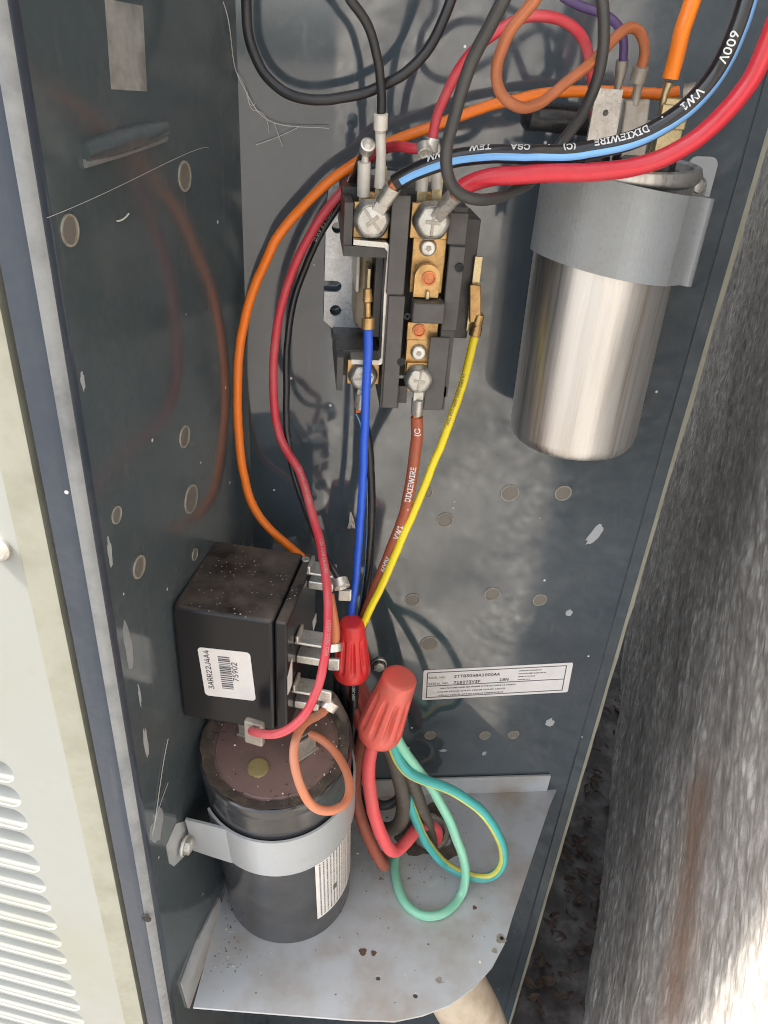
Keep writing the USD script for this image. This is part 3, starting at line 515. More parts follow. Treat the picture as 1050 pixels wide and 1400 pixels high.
# its printed label on the right side, curved on the can
def on_can(px, py, R):
    d = ray(px, py); oc = CAM - b0; A = d - (d @ ax) * ax; Bq = oc - (oc @ ax) * ax
    a_, b_, c_ = A @ A, 2 * A @ Bq, Bq @ Bq - R * R; disc = b_ * b_ - 4 * a_ * c_
    return CAM + d * (-b_ - math.sqrt(max(disc, 0))) / (2 * a_)
E1 = nrm(EX - (EX @ ax) * ax); E2 = np.cross(ax, E1)
def can_uv(p): r = p - b0; return math.atan2(r @ E2, r @ E1), r @ ax
def can_patch(a0, a1, h0, h1, R, n=14):
    V_ = [b0 + R * (math.cos(a) * E1 + math.sin(a) * E2) + ax * h for a in np.linspace(a0, a1, n) for h in (h0, h1)]
    m = tm((V_, [[2 * i, 2 * i + 2, 2 * i + 3, 2 * i + 1] for i in range(n - 1)])); 
    return m
pa, pb = can_uv(on_can(437, 1180, CR)), can_uv(on_can(434, 1257, CR))
la0 = pb[0]; la1 = la0 + 1.05; lh0, lh1 = pb[1] + .3, pa[1] + 1.5
lab = part(sc, 'label', can_patch(la0, la1, lh0, lh1, CR + .12, 24), 'paper', 'white printed label with small type')
lines = []
r_ = np.random.default_rng(4)
for k in range(15):
    a0 = la0 + .06 + k * .064; hh = lh0 + 1.5
    while hh < lh1 - 2:
        l = r_.uniform(.3, 1.2); lines.append(can_patch(a0, a0 + .026, hh, min(hh + l, lh1 - 1.2), CR + .17, 3)); hh += l + r_.uniform(.25, .6)
    if k == 4: lines.append(can_patch(a0 - .01, a0 + .07, lh0 + 14, lh0 + 18, CR + .18, 3))
part(lab, 'small_print', cat(*lines), 'ink_grey', smooth=False)
# strap round it, screwed to the side panel
st = thing('capacitor_strap', 'light grey metal strap round the black capacitor, screwed to the side panel', 'strap', b0 + ax * 62)
h1s, h0s = can_uv(on_can(370, 1147, CR))[1], can_uv(on_can(370, 1192, CR))[1]
angs = np.linspace(math.radians(-150), math.radians(70), 60); RS = CR + .7
V_ = []
for a in angs:
    for rr, hh in ((RS, h0s), (RS + .8, h0s), (RS + .8, h1s), (RS, h1s)): V_.append(b0 + rr * (math.cos(a) * E1 + math.sin(a) * E2) + ax * hh)
Fc = [[4 * i + j, 4 * (i + 1) + j, 4 * (i + 1) + (j + 1) % 4, 4 * i + (j + 1) % 4] for i in range(len(angs) - 1) for j in range(4)] + [[0, 1, 2, 3], [len(V_) - 1, len(V_) - 2, len(V_) - 3, len(V_) - 4]]
m_ = tm((V_, Fc)); m_.fix_normals(); part(st, 'band', m_, 'strap_light')
def strap_leg():
    a0 = math.radians(-128); P0 = b0 + (RS + 1.0) * (math.cos(a0) * E1 + math.sin(a0) * E2)
    w1 = L(255, 1150); hm = (h0s + h1s) / 2
    W0 = w1 + UU * 1.6; W0m = W0 - ax * ((W0 - b0) @ ax - hm)
    pts = [P0 + ax * hm, P0 * .5 + ax * hm * .5 + W0m * .5 - VV * -.6, W0m]
    V_ = []
    Pn = [P0, (P0 + (W0m - ax * hm)) / 2, W0m - ax * hm]
    n_ = nrm(np.cross(Pn[2] - Pn[0], ax))
    for k, p in enumerate(Pn):
        g = [0, .3, 1.0][k]
        for t_ in (0, .9):
            for hh in (h0s + g, h1s - g): V_.append(p + n_ * t_ + ax * hh)
    Fc = []
    for k in range(2):
        a, b = 4 * k, 4 * k + 4
        Fc += [[a, a + 1, b + 1, b], [a + 2, b + 2, b + 3, a + 3], [a, b, b + 2, a + 2], [a + 1, a + 3, b + 3, b + 1]]
    Fc += [[8, 9, 11, 10], [0, 2, 3, 1]]
    m = tm((V_, Fc)); m.fix_normals(); return m, W0m
sl, W0m = strap_leg(); part(st, 'leg', sl, 'strap_light', smooth=20)
fp = [on_left(k) for k in ((260, 1122), (240, 1128), (228, 1155), (232, 1178), (238, 1182), (248, 1172), (262, 1158))]
part(st, 'foot', sheet(Polygon(fp).buffer(.8).buffer(-.3), OO + UU * .2, VV, EZ, 1.0), 'strap_light', smooth=False)
hexbolt(st, L(247, 1155) + UU * 1.2, UU, 2.7, 'tin')

# ------------------------------------------------------------------ start relay (black box)
ry = -.25; e1 = np.array([math.cos(ry), math.sin(ry), 0]); e2 = np.array([-math.sin(ry), math.cos(ry), 0]); RC = np.array([-67.2, -64.6, -36.2]); RW, RD, RH = 34.0, 35.4, 44.2
rel_ = thing('start_relay', 'square black plastic relay box with white barcode sticker above the black capacitor', 'relay', RC)
LS = 30.2
part(rel_, 'case', frame(RC, e1, e2, EZ, rbox(LS - .15, RD, RH, 1.6, 16)), 'relay_plastic')
part(rel_, 'cover', frame(RC + e1 * (LS + .15), e1, e2, EZ, rbox(RW - LS - .1, RD, RH, .9, 16)), 'relay_plastic', 'end cover that carries the terminals')
part(rel_, 'mounting_bracket', frame(RC + e1 * 5 + e2 * 20 - EZ * 18.5, e1, e2, EZ, rbox(14, 1.5, 19, .3)), 'strap_paint')
def rface(px, py): return hit(px, py, e1, RC + e1 * RW)
def ffront(px, py): return hit(px, py, e2, RC)
for k in ((418, 765),):
    p = hit(*k, EZ, RC + EZ * RH); part(rel_, 'rivet', lathe([(1.3, 0), (1.2, .4), (.5, .35), (.45, -.2)], p, EZ, 18), 'tin')
# sticker with upright-turned type
s00 = ffront(281, 950); s10 = ffront(350, 958); s01 = ffront(275, 885)
sw = np.linalg.norm(s10 - s00); sh = np.linalg.norm(s01 - s00); sa = nrm(s10 - s00); sb = nrm(s01 - s00 - ((s01 - s00) @ sa) * sa)
so = s00 - e2 * .05
sk = part(rel_, 'sticker', sheet(rrect(sw, sh, 1.3), so, sa, sb, .1), 'paper', 'white sticker with barcode and part number', smooth=False)
so2 = so - e2 * .14
part(sk, 'printed_text', cat(flat_text('3ARR22J4A4', 1.75, so2 + sa * 3.3 + sb * 2.9, sb, -sa), flat_text('75902', 1.75, so2 + sa * sw * .72 + sb * sh * .37, sb, -sa)), 'ink', smooth=False)
r_ = np.random.default_rng(9); bars = []; y = 0.
while y < sh * .66:
    l = r_.choice([.18, .25, .4]); bars.append(sheet(sbox(0, y, 3.6, y + l), so2 + sa * sw * .37 + sb * sh * .2, sa, sb, .05)); y += l + r_.choice([.2, .3, .45])
part(sk, 'barcode', cat(*bars), 'ink_grey', smooth=False)
# white label scraps on the end face
for pts in ([(432, 838), (427, 850), (428, 862), (432, 850)], [(399, 900), (393, 925), (393, 950), (399, 935)]):
    q = [rface(*k) for k in pts]; q = [np.array([(k - RC) @ e2, (k - RC)[2]]) for k in q]
    part(rel_, 'label_scrap', sheet(Polygon(q), RC + e1 * (RW + .05), e2, EZ, .1), 'paper', smooth=False)
def connector(parent, p, a, b, w, l, mat='tin', neck=3., crimp=2.2, wire_r=1.6, rolled=True):
    """female push-on terminal: flat rolled body from p along a, then neck and crimp barrel; b is across"""
    c = np.cross(a, b); ms = [frame(p - b * w / 2 - c * .35, a, b, c, rbox(l, w, .7, .2))]
    if rolled:
        for s in (-1, 1): ms.append(tube(np.array([p + b * s * (w / 2 - .55) + c * .75, p + b * s * (w / 2 - .55) + c * .75 + a * l * .5, p + b * s * (w / 2 - .55) + c * .75 + a * l]), .75, 10))
    ms.append(frame(p + a * (l - .3) - b * w * .22 - c * .35, a, b, c, rbox(neck + .6, w * .44, 1.2, .3)))
    q = p + a * (l + neck)
    ms.append(lathe([(wire_r, 0), (wire_r + .55, 0.1), (wire_r + .6, crimp), (wire_r + .1, crimp + .1), (wire_r - .1, crimp)], q, a, 20))
    return part(parent, 'terminal', cat(*ms), mat), q + a * crimp
# terminals on the relay's end face: three pairs
TEND = {}
for name, up, lo in (('top', (422, 778), (424, 797)), ('mid', (406, 872), (408, 897)), ('low', (402, 938), (405, 958))):
    pu, plow = rface(*up), rface(*lo)
    bb = nrm(e2 * .75 + EZ * .65)
    part(rel_, 'terminal', cat(frame(pu - e2 * 3, e1, e2, EZ, rbox(8.2, 6.4, .9, .3)), frame(pu - e2 * 3 + e1 * .2, e1, e2, EZ, rbox(1.0, 6.4, 3.0, .3))), 'tin')
    part(rel_, 'terminal', cat(frame(plow - e2 * 3.2, e1, e2, EZ, rbox(8.0, 6.4, 3.0, .5))), 'tin')
    TEND[name] = plow + e1 * 8.5 + EZ * 1.0

# ------------------------------------------------------------------ run capacitor (aluminium can)
mb = np.array([56.6, -21.0, 42.5]); mt = np.array([54.7, -21.0, 124.5]); MR = 19.9; mx = nrm(mt - mb); MH = np.linalg.norm(mt - mb)
rc = thing('run_capacitor', 'bare aluminium cylindrical capacitor in a wide grey strap at the upper right', 'capacitor', mb)
part(rc, 'can', lathe([(.01, 0), (MR - 3.2, 0), (MR - 1.2, .7), (MR - .25, 2.2), (MR, 4.2), (MR, MH * .5), (MR, MH - 5), (MR + .3, MH - 4)], mb, mx, 110), 'aluminium')
part(rc, 'rim', lathe([(MR + .2, MH - 4.2), (MR + 1.2, MH - 3.2), (MR + 1.6, MH - 1.6), (MR + 1.1, MH - .2), (MR + .2, MH + .2), (MR - .6, MH - .5), (MR - .9, MH - 2.4)], mb, mx, 110), 'aluminium', 'rolled rim')
part(rc, 'top', lathe([(MR - .8, MH - 2.5), (MR - 5, MH - 2.2), (.01, MH - 1.8)], mb, mx, 80), 'cap_brown', 'brown top disc')
def mtop(px, py, z=0.): return hit(px, py, EZ, [0, 0, mt[2] - 1.8 + z])
def prong(px, py, base_y, w, h, mat='tin'):
    p = Q(px, py, 0); d = base_y; p = Q(px, py, d); return p
# hex base and blade clusters on the top
for (px, py, n, mat) in ((818, 178, 2, 'tin'), (868, 178, 2, 'tin_dull'), (912, 178, 2, 'brass_pale')):
    p = Q(px, py, 30); p[2] = mt[2] - 1.5
    part(rc, 'terminal_base', lathe([(4.2, 0), (4.2, 3.4), (3.4, 4.4), (.01, 4.4)], p, EZ, 6), 'stub_black')
    if px == 818:
        for i, (x0_, zz0) in enumerate(((803, 138), (806, 146))):
            q = Q(x0_, 192, 33 - 3 * i + 3); hh = span((818, 165), 33) * (192 - zz0) / .86
            m = m3.Manifold.cube((6.6, .9, hh)) - m3.Manifold.cylinder(4, .75, .75, 18).rotate((90, 0, 0)).translate((3.3, 2, hh * .55))
            part(rc, 'terminal', tm(m.translate((q[0], q[1], q[2]))), 'tin', 'upright push-on blade with a small hole', smooth=20)
        continue
    for i in range(n):
        part(rc, 'terminal', frame(p + EX * -3.1 + EY * (i * 3.4 - 2.4) + EZ * 3, EX, EY, EZ, rbox(6.2, .8, 9.5, .25)), mat)
# strap with its U-turn and wall tab
ms_ = thing('wide_strap', 'wide dull grey strap holding the aluminium capacitor to the back panel', 'strap', [56, -42, 108])
A0 = np.linspace(math.radians(186), math.radians(300), 40); cxy = np.array([55.3, -21.0]); rs = MR + 2.3
path = [tuple(cxy + rs * np.array([math.cos(a), math.sin(a)])) for a in A0]
E_ = Q(964, 262, 33)[:2]; path += [tuple(E_ + np.array([-2.0, -2.3]))]
for t_ in np.linspace(-75, 80, 10): path.append(tuple(E_ + 2.4 * np.array([math.cos(math.radians(t_)), math.sin(math.radians(t_))])))
path += [tuple(E_ + np.array([-4.5, 3.4])), (E_[0] - 2.5, -16.), (E_[0] + 4.5, -4.), (E_[0] + 7, -1.6), (90.5, -1.0)]
zt_, zb_ = 121.0, 98.2
def tilt(m): m.vertices[:, 2] -= (m.vertices[:, 0] - 56) * .13; return m
part(ms_, 'band', tilt(ribbon(path[:41 + 10], 1.0, zb_, zt_)), 'strap_paint', smooth=50)
part(ms_, 'return_leg', tilt(ribbon(path[49:], 1.0, zb_ + 4, zt_ - .2)), 'strap_paint', smooth=50)
tp_ = Q(972, 232, 1); part(ms_, 'wall_tab', sheet(rrect(9, 13, 2.5), [tp_[0] - 7.5, -.6, tp_[2] - 9.5], EX, EZ, .9), 'strap_light', smooth=False)
hexbolt(ms_, np.array([tp_[0] - 3.2, -1.5, tp_[2] - 4.5]), -EY, 2.0, 'tin_bright')

# ------------------------------------------------------------------ contactor
DC = 40.
def K(px, py, d=DC): p = Q(px, py, d); return p[0], p[2]
con = thing('contactor', 'black contactor with brass contacts and screws on a zinc plate on the back panel', 'contactor', [-4, -1, 88])
plp = Polygon([(-19.5, 115), (-23.2, 110.8), (-23.8, 106), (-23.8, 85), (-20.6, 85), (-20.6, 81.6), (-23.8, 81.6), (-23.8, 72.5), (-19.2, 68.6), (8, 68.6), (8, 116), (-10, 117)])
plp = plp.difference(Point(-20.3, 83.3).buffer(1.7)).difference(Point(-20.2, 75.8).buffer(1.75)).difference(Point(-20.4, 100.5).buffer(1.6))
part(con, 'mounting_plate', sheet(plp, [0, -2.6, 0], EX, EZ, 1.2), 'zinc', smooth=False)
def prism(pts, y0, y1): return m3.Manifold(m3.Mesh(np.asarray(_pr(pts, y0, y1).vertices, np.float32), np.asarray(_pr(pts, y0, y1).faces, np.uint32)))
def _pr(pts, y0, y1):
    m = trimesh.creation.extrude_polygon(Polygon(pts), y1 - y0, engine='earcut'); m = frame([0, y1, 0], EX, EZ, -EY, m); m.merge_vertices(); m.fix_normals(); return m
def pbox(pA, pB, y0, y1, d=DC):       # box between two picture corners read at distance d
    x0, z1 = K(*pA, d); x1, z0 = K(*pB, d); return mcube(min(x0, x1), max(x0, x1), y0, y1, min(z0, z1), max(z0, z1))
xL, zTop = K(472, 262); xR, _ = K(640, 300); zBot = K(560, 548)[1]
xm0 = K(541, 300)[0]; xm1 = K(556, 300)[0]; xr0 = K(618, 300)[0]
zSh = K(500, 333)[1]
H = mcube(-8.2, xR - .3, -26, -4, zBot + 2, zTop - 2)                       # rear block of the contact column
H += mcube(xL, -8, -26, -4, zSh - 1.5, zTop - 1)                          # upper left block
H += mcube(K(462, 462)[0], -8, -28, -4, K(470, 535)[1], K(470, 484, 28)[1])    # lower left block
H += mcube(-8.6, -4.6, -DC - 1.5, -20, zBot - 1.5, zTop - .5)               # centre barrier
H += mcube(xr0 + .4, xR, -DC + 1, -20, zBot + 1, K(640, 285)[1])             # right barrier
H += mcube(xL, xL + 2.1, -DC, -20, zSh - 1.2, zTop - 2.5)                  # far left barrier
H += mcube(xL, -8, -DC - .5, -20, zSh - 3.2, zSh - .6)                       # ledge under the upper left terminal
H += mcube(-11.2, -9.4, -34, -4, K(500, 470)[1], zSh - 3)                     # wall of the coil bay
H += mcube(K(462, 462)[0], K(462, 462)[0] + 1.7, -DC - .5, -20, K(470, 533)[1], K(470, 488)[1])
H += mcube(K(462, 462)[0], -9, -DC + 5, -20, K(470, 500)[1], K(470, 487)[1])
H -= mcube(xr0 - .2, xR - 1.5, -DC - 2, -27, K(600, 440)[1], K(600, 345)[1])
for (px, py) in ((629, 367), (548, 493)):
    x, z = K(px, py); H -= m3.Manifold.cylinder(9, 1.15, 1.15, 20).rotate((90, 0, 0)).translate((x, -DC + 6, z))
part(con, 'housing', H, 'bakelite', smooth=25)
# lighter moulded ribs and feet
part(con, 'barrier_cap', bx(-8.9, -4.3, -DC - 2.2, -DC - 1.2, K(548, 400)[1], zTop + .2, .3), 'bakelite_light')
part(con, 'barrier_cap', bx(-8.2, -3.8, -DC - 2.0, -DC - 1.0, zBot - 1.5, K(548, 402)[1], .3), 'bakelite_light')
part(con, 'barrier_cap', bx(xr0 + .2, xR + .3, -DC + .2, -DC + 1.2, K(600, 452)[1], K(640, 338)[1], .3), 'bakelite_light')
part(con, 'barrier_cap', bx(xr0 - .6, xR + .2, -DC + .4, -DC + 1.4, K(640, 336)[1], K(640, 292)[1], .3), 'bakelite_light')
part(con, 'barrier_cap', bx(K(585, 500)[0], K(612, 500)[0], -DC + .4, -DC + 1.4, zBot - 3, K(600, 462)[1], .3), 'bakelite_light')
for (a, b) in (((531, 530), (545, 560)), ((547, 530), (556, 553)), ((594, 530), (608, 562))): part(con, 'foot', tm(pbox(a, b, -DC + 1, -DC + 7)), 'bakelite', smooth=False)
for (px, py) in ((629, 367), (548, 493)):
    x, z = K(px, py, DC + 1); part(con, 'mould_hole', cyl([x, -DC - (.5 if px > 600 else 2.15), z], [x, -DC + .5, z], 1.15, n=20), 'hole_dark')
# coil body behind the left bay
part(con, 'coil', bx(K(487, 400, 25)[0], K(520, 400, 25)[0], -22, -4.2, K(500, 458, 25)[1], K(500, 342, 25)[1], 2.5), 'coil_tan', 'tan coil seen through the left bay')
part(con, 'coil_rim', bx(K(485, 400, 22)[0], K(490, 400, 22)[0], -24, -6, K(500, 398, 22)[1], K(500, 342, 22)[1], 1), 'nylon')
# brass terminal plates
def slab(pA, pB, y0, y1, mat, name='brass_plate', r=.3, lab=None, d=None):
    d = -y0 if d is None else d; x0, z1 = K(*pA, d); x1, z0 = K(*pB, d); return part(con, name, bx(min(x0, x1), max(x0, x1), y0, y1, min(z0, z1), max(z0, z1), r), mat, lab)
slab((484, 276), (531, 327), -DC + 1.6, -DC + 3, 'brass'); slab((563, 277), (612, 328), -DC + 1.6, -DC + 3, 'brass')
slab((565, 322), (604, 402), -DC + 3.2, -DC + 5, 'brass'); slab((557, 440), (597, 474), -DC + 3.2, -DC + 5, 'brass')
slab((556, 464), (590, 512), -DC + 3.0, -DC + 4.6, 'brass'); slab((556, 496), (592, 536), -DC + 1.6, -DC + 3, 'brass'); slab((475, 492), (518, 526), -DC + 1.6, -DC + 3, 'brass')
slab((494, 262), (524, 280), -DC + 8, -DC + 9.4, 'brass'); slab((572, 262), (604, 280), -DC + 8, -DC + 9.4, 'brass')
# moving contact: rounded upper half
mc = unary_union([Point(*K(584, 379)).buffer(3.3, 12), sbox(K(584, 379)[0] - 3.3, K(584, 406)[1], K(584, 379)[0] + 3.3, K(584, 379)[1])])
part(con, 'moving_contact', sheet(mc, [0, -DC + 1.0, 0], EX, EZ, 1.4), 'brass', 'round-topped brass moving contact', smooth=False)
part(con, 'contact_spring', bx(K(581, 400)[0], K(587, 400)[0], -DC - 1.6, -DC - .6, K(584, 408)[1], K(584, 396)[1], .4), 'brass_pale')
slab((565, 414), (607, 444), -DC - 3.6, -DC + 4, 'bakelite_light', 'crossbar', .6, 'dark crossbar over the moving contact')
part(con, 'crossbar_pin', lathe([(1, 0), (.9, .2), (.4, .15), (.35, .0)], np.array([K(556, 430)[0], -DC - 1.5, K(556, 430)[1]]), -EY, 16), 'hole_dark')
for (px, py) in ((586, 380), (575, 457)):
    x, z = K(px, py); part(con, 'contact_rivet', lathe([(1.9, 0), (1.85, .5), (1.45, .55), (1.3, .25), (.01, .45)], [x, -DC - .4 if py < 400 else -DC + 3.2, z], -EY, 24), 'copper')
def screw(px, py, r, y, mat='tin_bright', hexed=True, rot=.3):
    x, z = K(px, py, -y); p = np.array([x, y, z])
    s = part(con, 'screw', cat(lathe([(r * 1.12, 0), (r * 1.12, r * .16), (r * 1.02, r * .3), (r * .98, r * .62), (r * .86, r * .72), (r * .78, r * .60), (r * .5, r * .66), (.01, r * .70)], p, -EY, 6 if False else 36, mod=(lambda th, h: 1 + (.035 * np.cos(6 * th) if h < r * .64 else 0)) if hexed else None)), mat)
    a, b = math.cos(rot) * EX + math.sin(rot) * EZ, -math.sin(rot) * EX + math.cos(rot) * EZ
    if r > 2.5:
        part(s, 'screw_slot', cat(frame(p - EY * r * .66 - a * r * .74 - b * r * .075, a, b, -EY, rbox(r * 1.48, r * .15, r * .09, .08)), frame(p - EY * r * .665 - b * r * .42 - a * r * .1, a, b, -EY, rbox(r * .2, r * .84, r * .09, .08))), 'tin_dull', smooth=False)
    else: part(s, 'screw_recess', lathe([(r * .42, r * .70), (r * .3, r * .74), (.01, r * .72)], p, -EY, 5), 'tin_dull', smooth=False)
screw(508, 299, 4.3, -DC + 1.3, rot=-.9); screw(590, 301, 4.3, -DC + 1.3, rot=1.5); screw(572, 517, 3.6, -DC + 1.3, rot=1.45); screw(496, 513, 3.6, -DC + 1.3, rot=0.2)
screw(585, 338, 2.0, -DC + 3.0, 'tin', False); screw(572, 481, 2.0, -DC + 2.9, 'tin', False)
# bright bent bus bars
def busbar(pts, y0, y1, t_=1.3):
    g = LineString([K(*p) for p in pts]).buffer(t_ / 2, cap_style=2, join_style=1, quad_segs=6)
    return frame([0, y1, 0], EX, EZ, -EY, trimesh.creation.extrude_polygon(g, y1 - y0, engine='earcut'))
part(con, 'bus_bar', busbar([(483, 330), (527, 334), (533, 342), (528, 400), (524, 488), (519, 494), (480, 493)], -DC - 1.0, -DC + 6), 'tin_bright', 'bright bent bus bar', smooth=30)
part(con, 'bus_bar', busbar([(540, 338), (537, 400), (532, 490)], -DC + 0.4, -DC + 6, .8), 'tin_bright', smooth=30)
# coil tabs
ct = Q(502, 395, 26); part(con, 'coil_tab', bx(ct[0] - .5, ct[0] + .5, -30, -20, Q(502, 440, 26)[2], Q(502, 362, 26)[2], .2), 'brass_pale')
yt = Q(648, 392, 20); part(con, 'coil_tab', bx(Q(644, 390, 22)[0], Q(655, 390, 22)[0], -22.6, -21.8, Q(650, 452, 22)[2], Q(650, 350, 22)[2], .2), 'brass_pale', 'pale brass tab at the right side')
part(con, 'side_bracket', bx(xR - .3, Q(647, 390, 21)[0], -21, -4, 74, 108, .3), 'bakelite')
# upright blades at the top
for (px, py) in ((498, 262), (520, 262), (577, 262), (597, 262)):
    p = Q(px, py, 32); part(con, 'top_blade', bx(p[0] - 1.4, p[0] + 1.4, -32.5, -31.7, p[2] - 6, p[2] + 6, .2), 'brass_pale')

# ------------------------------------------------------------------ wires
def wpts(lst):
    out = []
    for l in lst:
        p = Q(*l)
        if p[2] < ZS + 2.3: p = F(l[0], l[1], ZS + 2.3)     # rests on the shelf
        out.append(p)
    return np.array(out)
WIRES = {}
def wire(name, label, mat, lst, wpx, n=16, ends=None, group=None):
    """lst: (px, py, distance from panel) read off the photograph; wpx: drawn width in picture pixels at its middle"""
    P = wpts(lst); C = catmull(P); mid = lst[len(lst) // 2]; r = wpx / 2 * span(mid[:2], mid[2])
    j = (meshkit.fbm(np.stack([np.arange(len(C)) / 13., np.full(len(C), len(USED) * 3.7), np.zeros(len(C))], -1), 3, 5) - .5)
    C = C + .85 * np.stack([j, np.roll(j, 3), np.roll(j, 7)], 1)
    t = thing(name, label, 'wire', P[0], group); part(t, 'insulation', tube(C, r, n), mat); WIRES[label] = (t, C, r); return t, C, r
def crimp(t, C, r, at_start=True, l=4., mat='tin', extra=.55):
    p, q = (C[0], C[min(3, len(C) - 1)]) if at_start else (C[-1], C[-min(4, len(C))]); a = nrm(p - q)
    part(t, 'crimp', lathe([(r + .05, -1.2), (r + extra, -1.0), (r + extra, l * .55), (r * .8, l * .7), (r * .75, l), (.02, l + .05)], p, a, 20), mat)
    return p + a * l, a

t, C, r = wire('black_wire', 'black wire hanging in a wide loop at the top left of the back panel', 'w_black', [(334, -40, 24), (337, 0, 24), (342, 50, 25), (365, 103, 27), (403, 131, 29), (452, 135, 31), (513, 122, 33), (563, 93, 34), (597, 46, 35), (618, -4, 35), (632, -45, 35)], 14)
t, C, r = wire('black_wire', 'black wire coming down into a white crimp above the left contactor terminal', 'w_black', [(452, -40, 40), (479, -2, 40), (502, 34, 39), (515, 76, 38), (521, 114, 37), (520, 160, 36)], 13)
part(t, 'crimp', lathe([(r, -1), (r + .7, -.8), (r + .6, 2.6), (r * .7, 3.6), (.02, 3.7)], C[-1], nrm(Q(520, 178, 35.5) - Q(520, 162, 36)), 22), 'nylon', 'white crimp')
part(t, 'terminal', tube(np.array([Q(520, 174, 35), Q(521, 215, 34), Q(519, 256, 33)]), np.array([1.3, 1.25, 1.4]), 14), 'nylon', 'long white sleeve')
t, C, r = wire('black_wire', 'dark grey wire looping round the red cable end and up past the aluminium capacitor', 'w_grey', [(706, -45, 78), (688, 0, 76), (664, 44, 73), (642, 92, 70), (624, 150, 67), (612, 196, 64), (612, 236, 62), (626, 262, 60), (655, 273, 58), (702, 262, 50), (740, 234, 43), (764, 200, 42), (790, 165, 44), (809, 128, 46), (823, 75, 48), (823, 0, 50), (818, -45, 50)], 16)
t, C, r = wire('orange_wire', 'long orange wire arching from the aluminium capacitor across and down behind the relay', 'w_orange', [(928, 124, 24), (905, 127, 23), (865, 128, 21), (800, 126, 18), (735, 130, 16), (680, 141, 16), (600, 170, 16), (540, 192, 15), (490, 221, 14), (440, 257, 13), (400, 298, 12), (366, 350, 12), (340, 415, 12), (327, 480, 13), (324, 540, 14), (327, 600, 16), (336, 660, 18), (352, 704, 20), (376, 732, 22), (402, 752, 23), (425, 775, 22)], 13.5)
t, C, r = wire('orange_wire', 'short thick orange wire dropping into a brass terminal at the top right', 'w_orange_bright', [(958, -45, 36), (947, 0, 36), (935, 37, 36), (926, 69, 35), (917, 108, 34)], 23)
part(t, 'terminal', cat(tube(np.array([Q(915, 112, 33.5), Q(909, 128, 33), Q(906, 142, 32)]), np.array([r * .62, r * .42, r * .45]), 14), frame(Q(894, 176, 31), EX, -EY, EZ, rbox(7.5, 1.8, 7.2, .5)), frame(Q(898, 174, 33) , EX, -EY, EZ, rbox(4.8, 1.0, 5.2, .3))), 'brass_pale', 'pale brass push-on terminal')
part(t, 'crimp', lathe([(1.7, 0), (2.2, .1), (2.2, 2.6), (1.7, 2.7), (1.4, 2.2)], Q(935, 128, 30), nrm([.8, -.5, .2]), 18), 'tin_dull')
t, C, r = wire('red_wire', 'red wire rising from the contactor and arching over behind the brown wire', 'w_dark_red' if False else 'w_red', [(590, 192, 33), (594, 172, 33), (602, 148, 34), (624, 100, 37), (648, 68, 39), (673, 48, 40), (702, 30, 41), (740, 22, 41), (772, 30, 40), (795, 52, 39), (806, 84, 37), (812, 130, 33), (812, 165, 26), (812, 190, 22)], 15)
part(t, 'crimp', lathe([(r + .15, 0), (r + .6, .1), (r + .6, 3.0), (r + .2, 3.1), (r * .7, 1.5), (.02, 1.4)], C[0] + nrm(C[3] - C[0]) * .5, -nrm(C[3] - C[0]), 20), 'tin', 'rolled tin crimp')
part(t, 'terminal', tube(np.array([Q(596, 196, 33), Q(597, 225, 32), Q(597, 258, 32)]), np.array([.9, 1.4, 1.4]), 14), 'nylon', 'white sleeve')
t, C, r = wire('red_wire', 'long thin red wire from the contactor down past the relay to the black capacitor', 'w_red', [(579, 200, 33), (566, 203, 32), (540, 200, 28), (512, 213, 22), (484, 243, 17), (458, 272, 16), (436, 302, 16), (412, 344, 17), (392, 394, 18), (378, 450, 20), (373, 515, 22), (377, 570, 25), (390, 612, 30), (407, 640, 35), (424, 690, 44), (438, 745, 55), (446, 795, 65), (449, 850, 74), (441, 912, 81), (424, 965, 86), (398, 995, 88), (368, 1003, 86), (344, 999, 80)], 11.5)
part(t, 'crimp', lathe([(r + .15, 0), (r + .6, .1), (r + .6, 2.6), (r + .2, 2.7), (r * .7, 1.5), (.02, 1.4)], Q(579, 199, 33.2), nrm([.1, -.75, -.6]), 20), 'tin', 'rolled tin crimp')
part(t, 'terminal', tube(np.array([Q(577, 205, 33), Q(577, 232, 32), Q(576, 261, 32)]), np.array([.9, 1.5, 1.5]), 14), 'nylon', 'white sleeve')
part(t, 'printed_text', cat(*[wrap_text(C, r, s_, s0_, .9, .2) for s_, s0_ in (('18 AWG 105C 600V', 118.), ('CSA TEW 18 AWG', 142.), ('600V 105C CSA', 166.))]), 'print_pale', smooth=False)
p = C[-1]; part(t, 'terminal', frame(p + np.array([-2.6, 2, -7]), nrm([.92, -.39, 0]), nrm([.39, .92, 0]), EZ, rbox(6, 2.4, 9, .6)), 'tin_dull')
t, C, r = wire('black_wire', 'thin black printed wire running beside the long red one to the top relay terminal', 'w_black_gloss', [(500, 203, 33), (491, 223, 26), (479, 250, 18), (464, 278, 14), (442, 314, 13), (418, 362, 13), (400, 418, 15), (392, 480, 18), (391, 545, 22), (396, 610, 28), (406, 660, 34), (424, 716, 44), (446, 760, 54), (466, 793, 61)], 9.5)
part(t, 'printed_text', cat(wrap_text(C, r, 'CSA TEW 105C 600V 18 AWG', 17., 1.1, -.3)), 'print_white', smooth=False)
part(t, 'terminal', cat(tube(np.array([Q(500, 208, 33), Q(499, 220, 33), Q(498, 224, 32.5)]), np.array([.8, .9, 1.2]), 12), lathe([(1.2, 0), (1.65, .1), (1.65, 8.2), (1.3, 8.3), (1.1, 7)], Q(498, 221, 33), nrm(Q(497, 260, 32) - Q(498, 221, 33)), 20)), 'nylon', 'white sleeve')
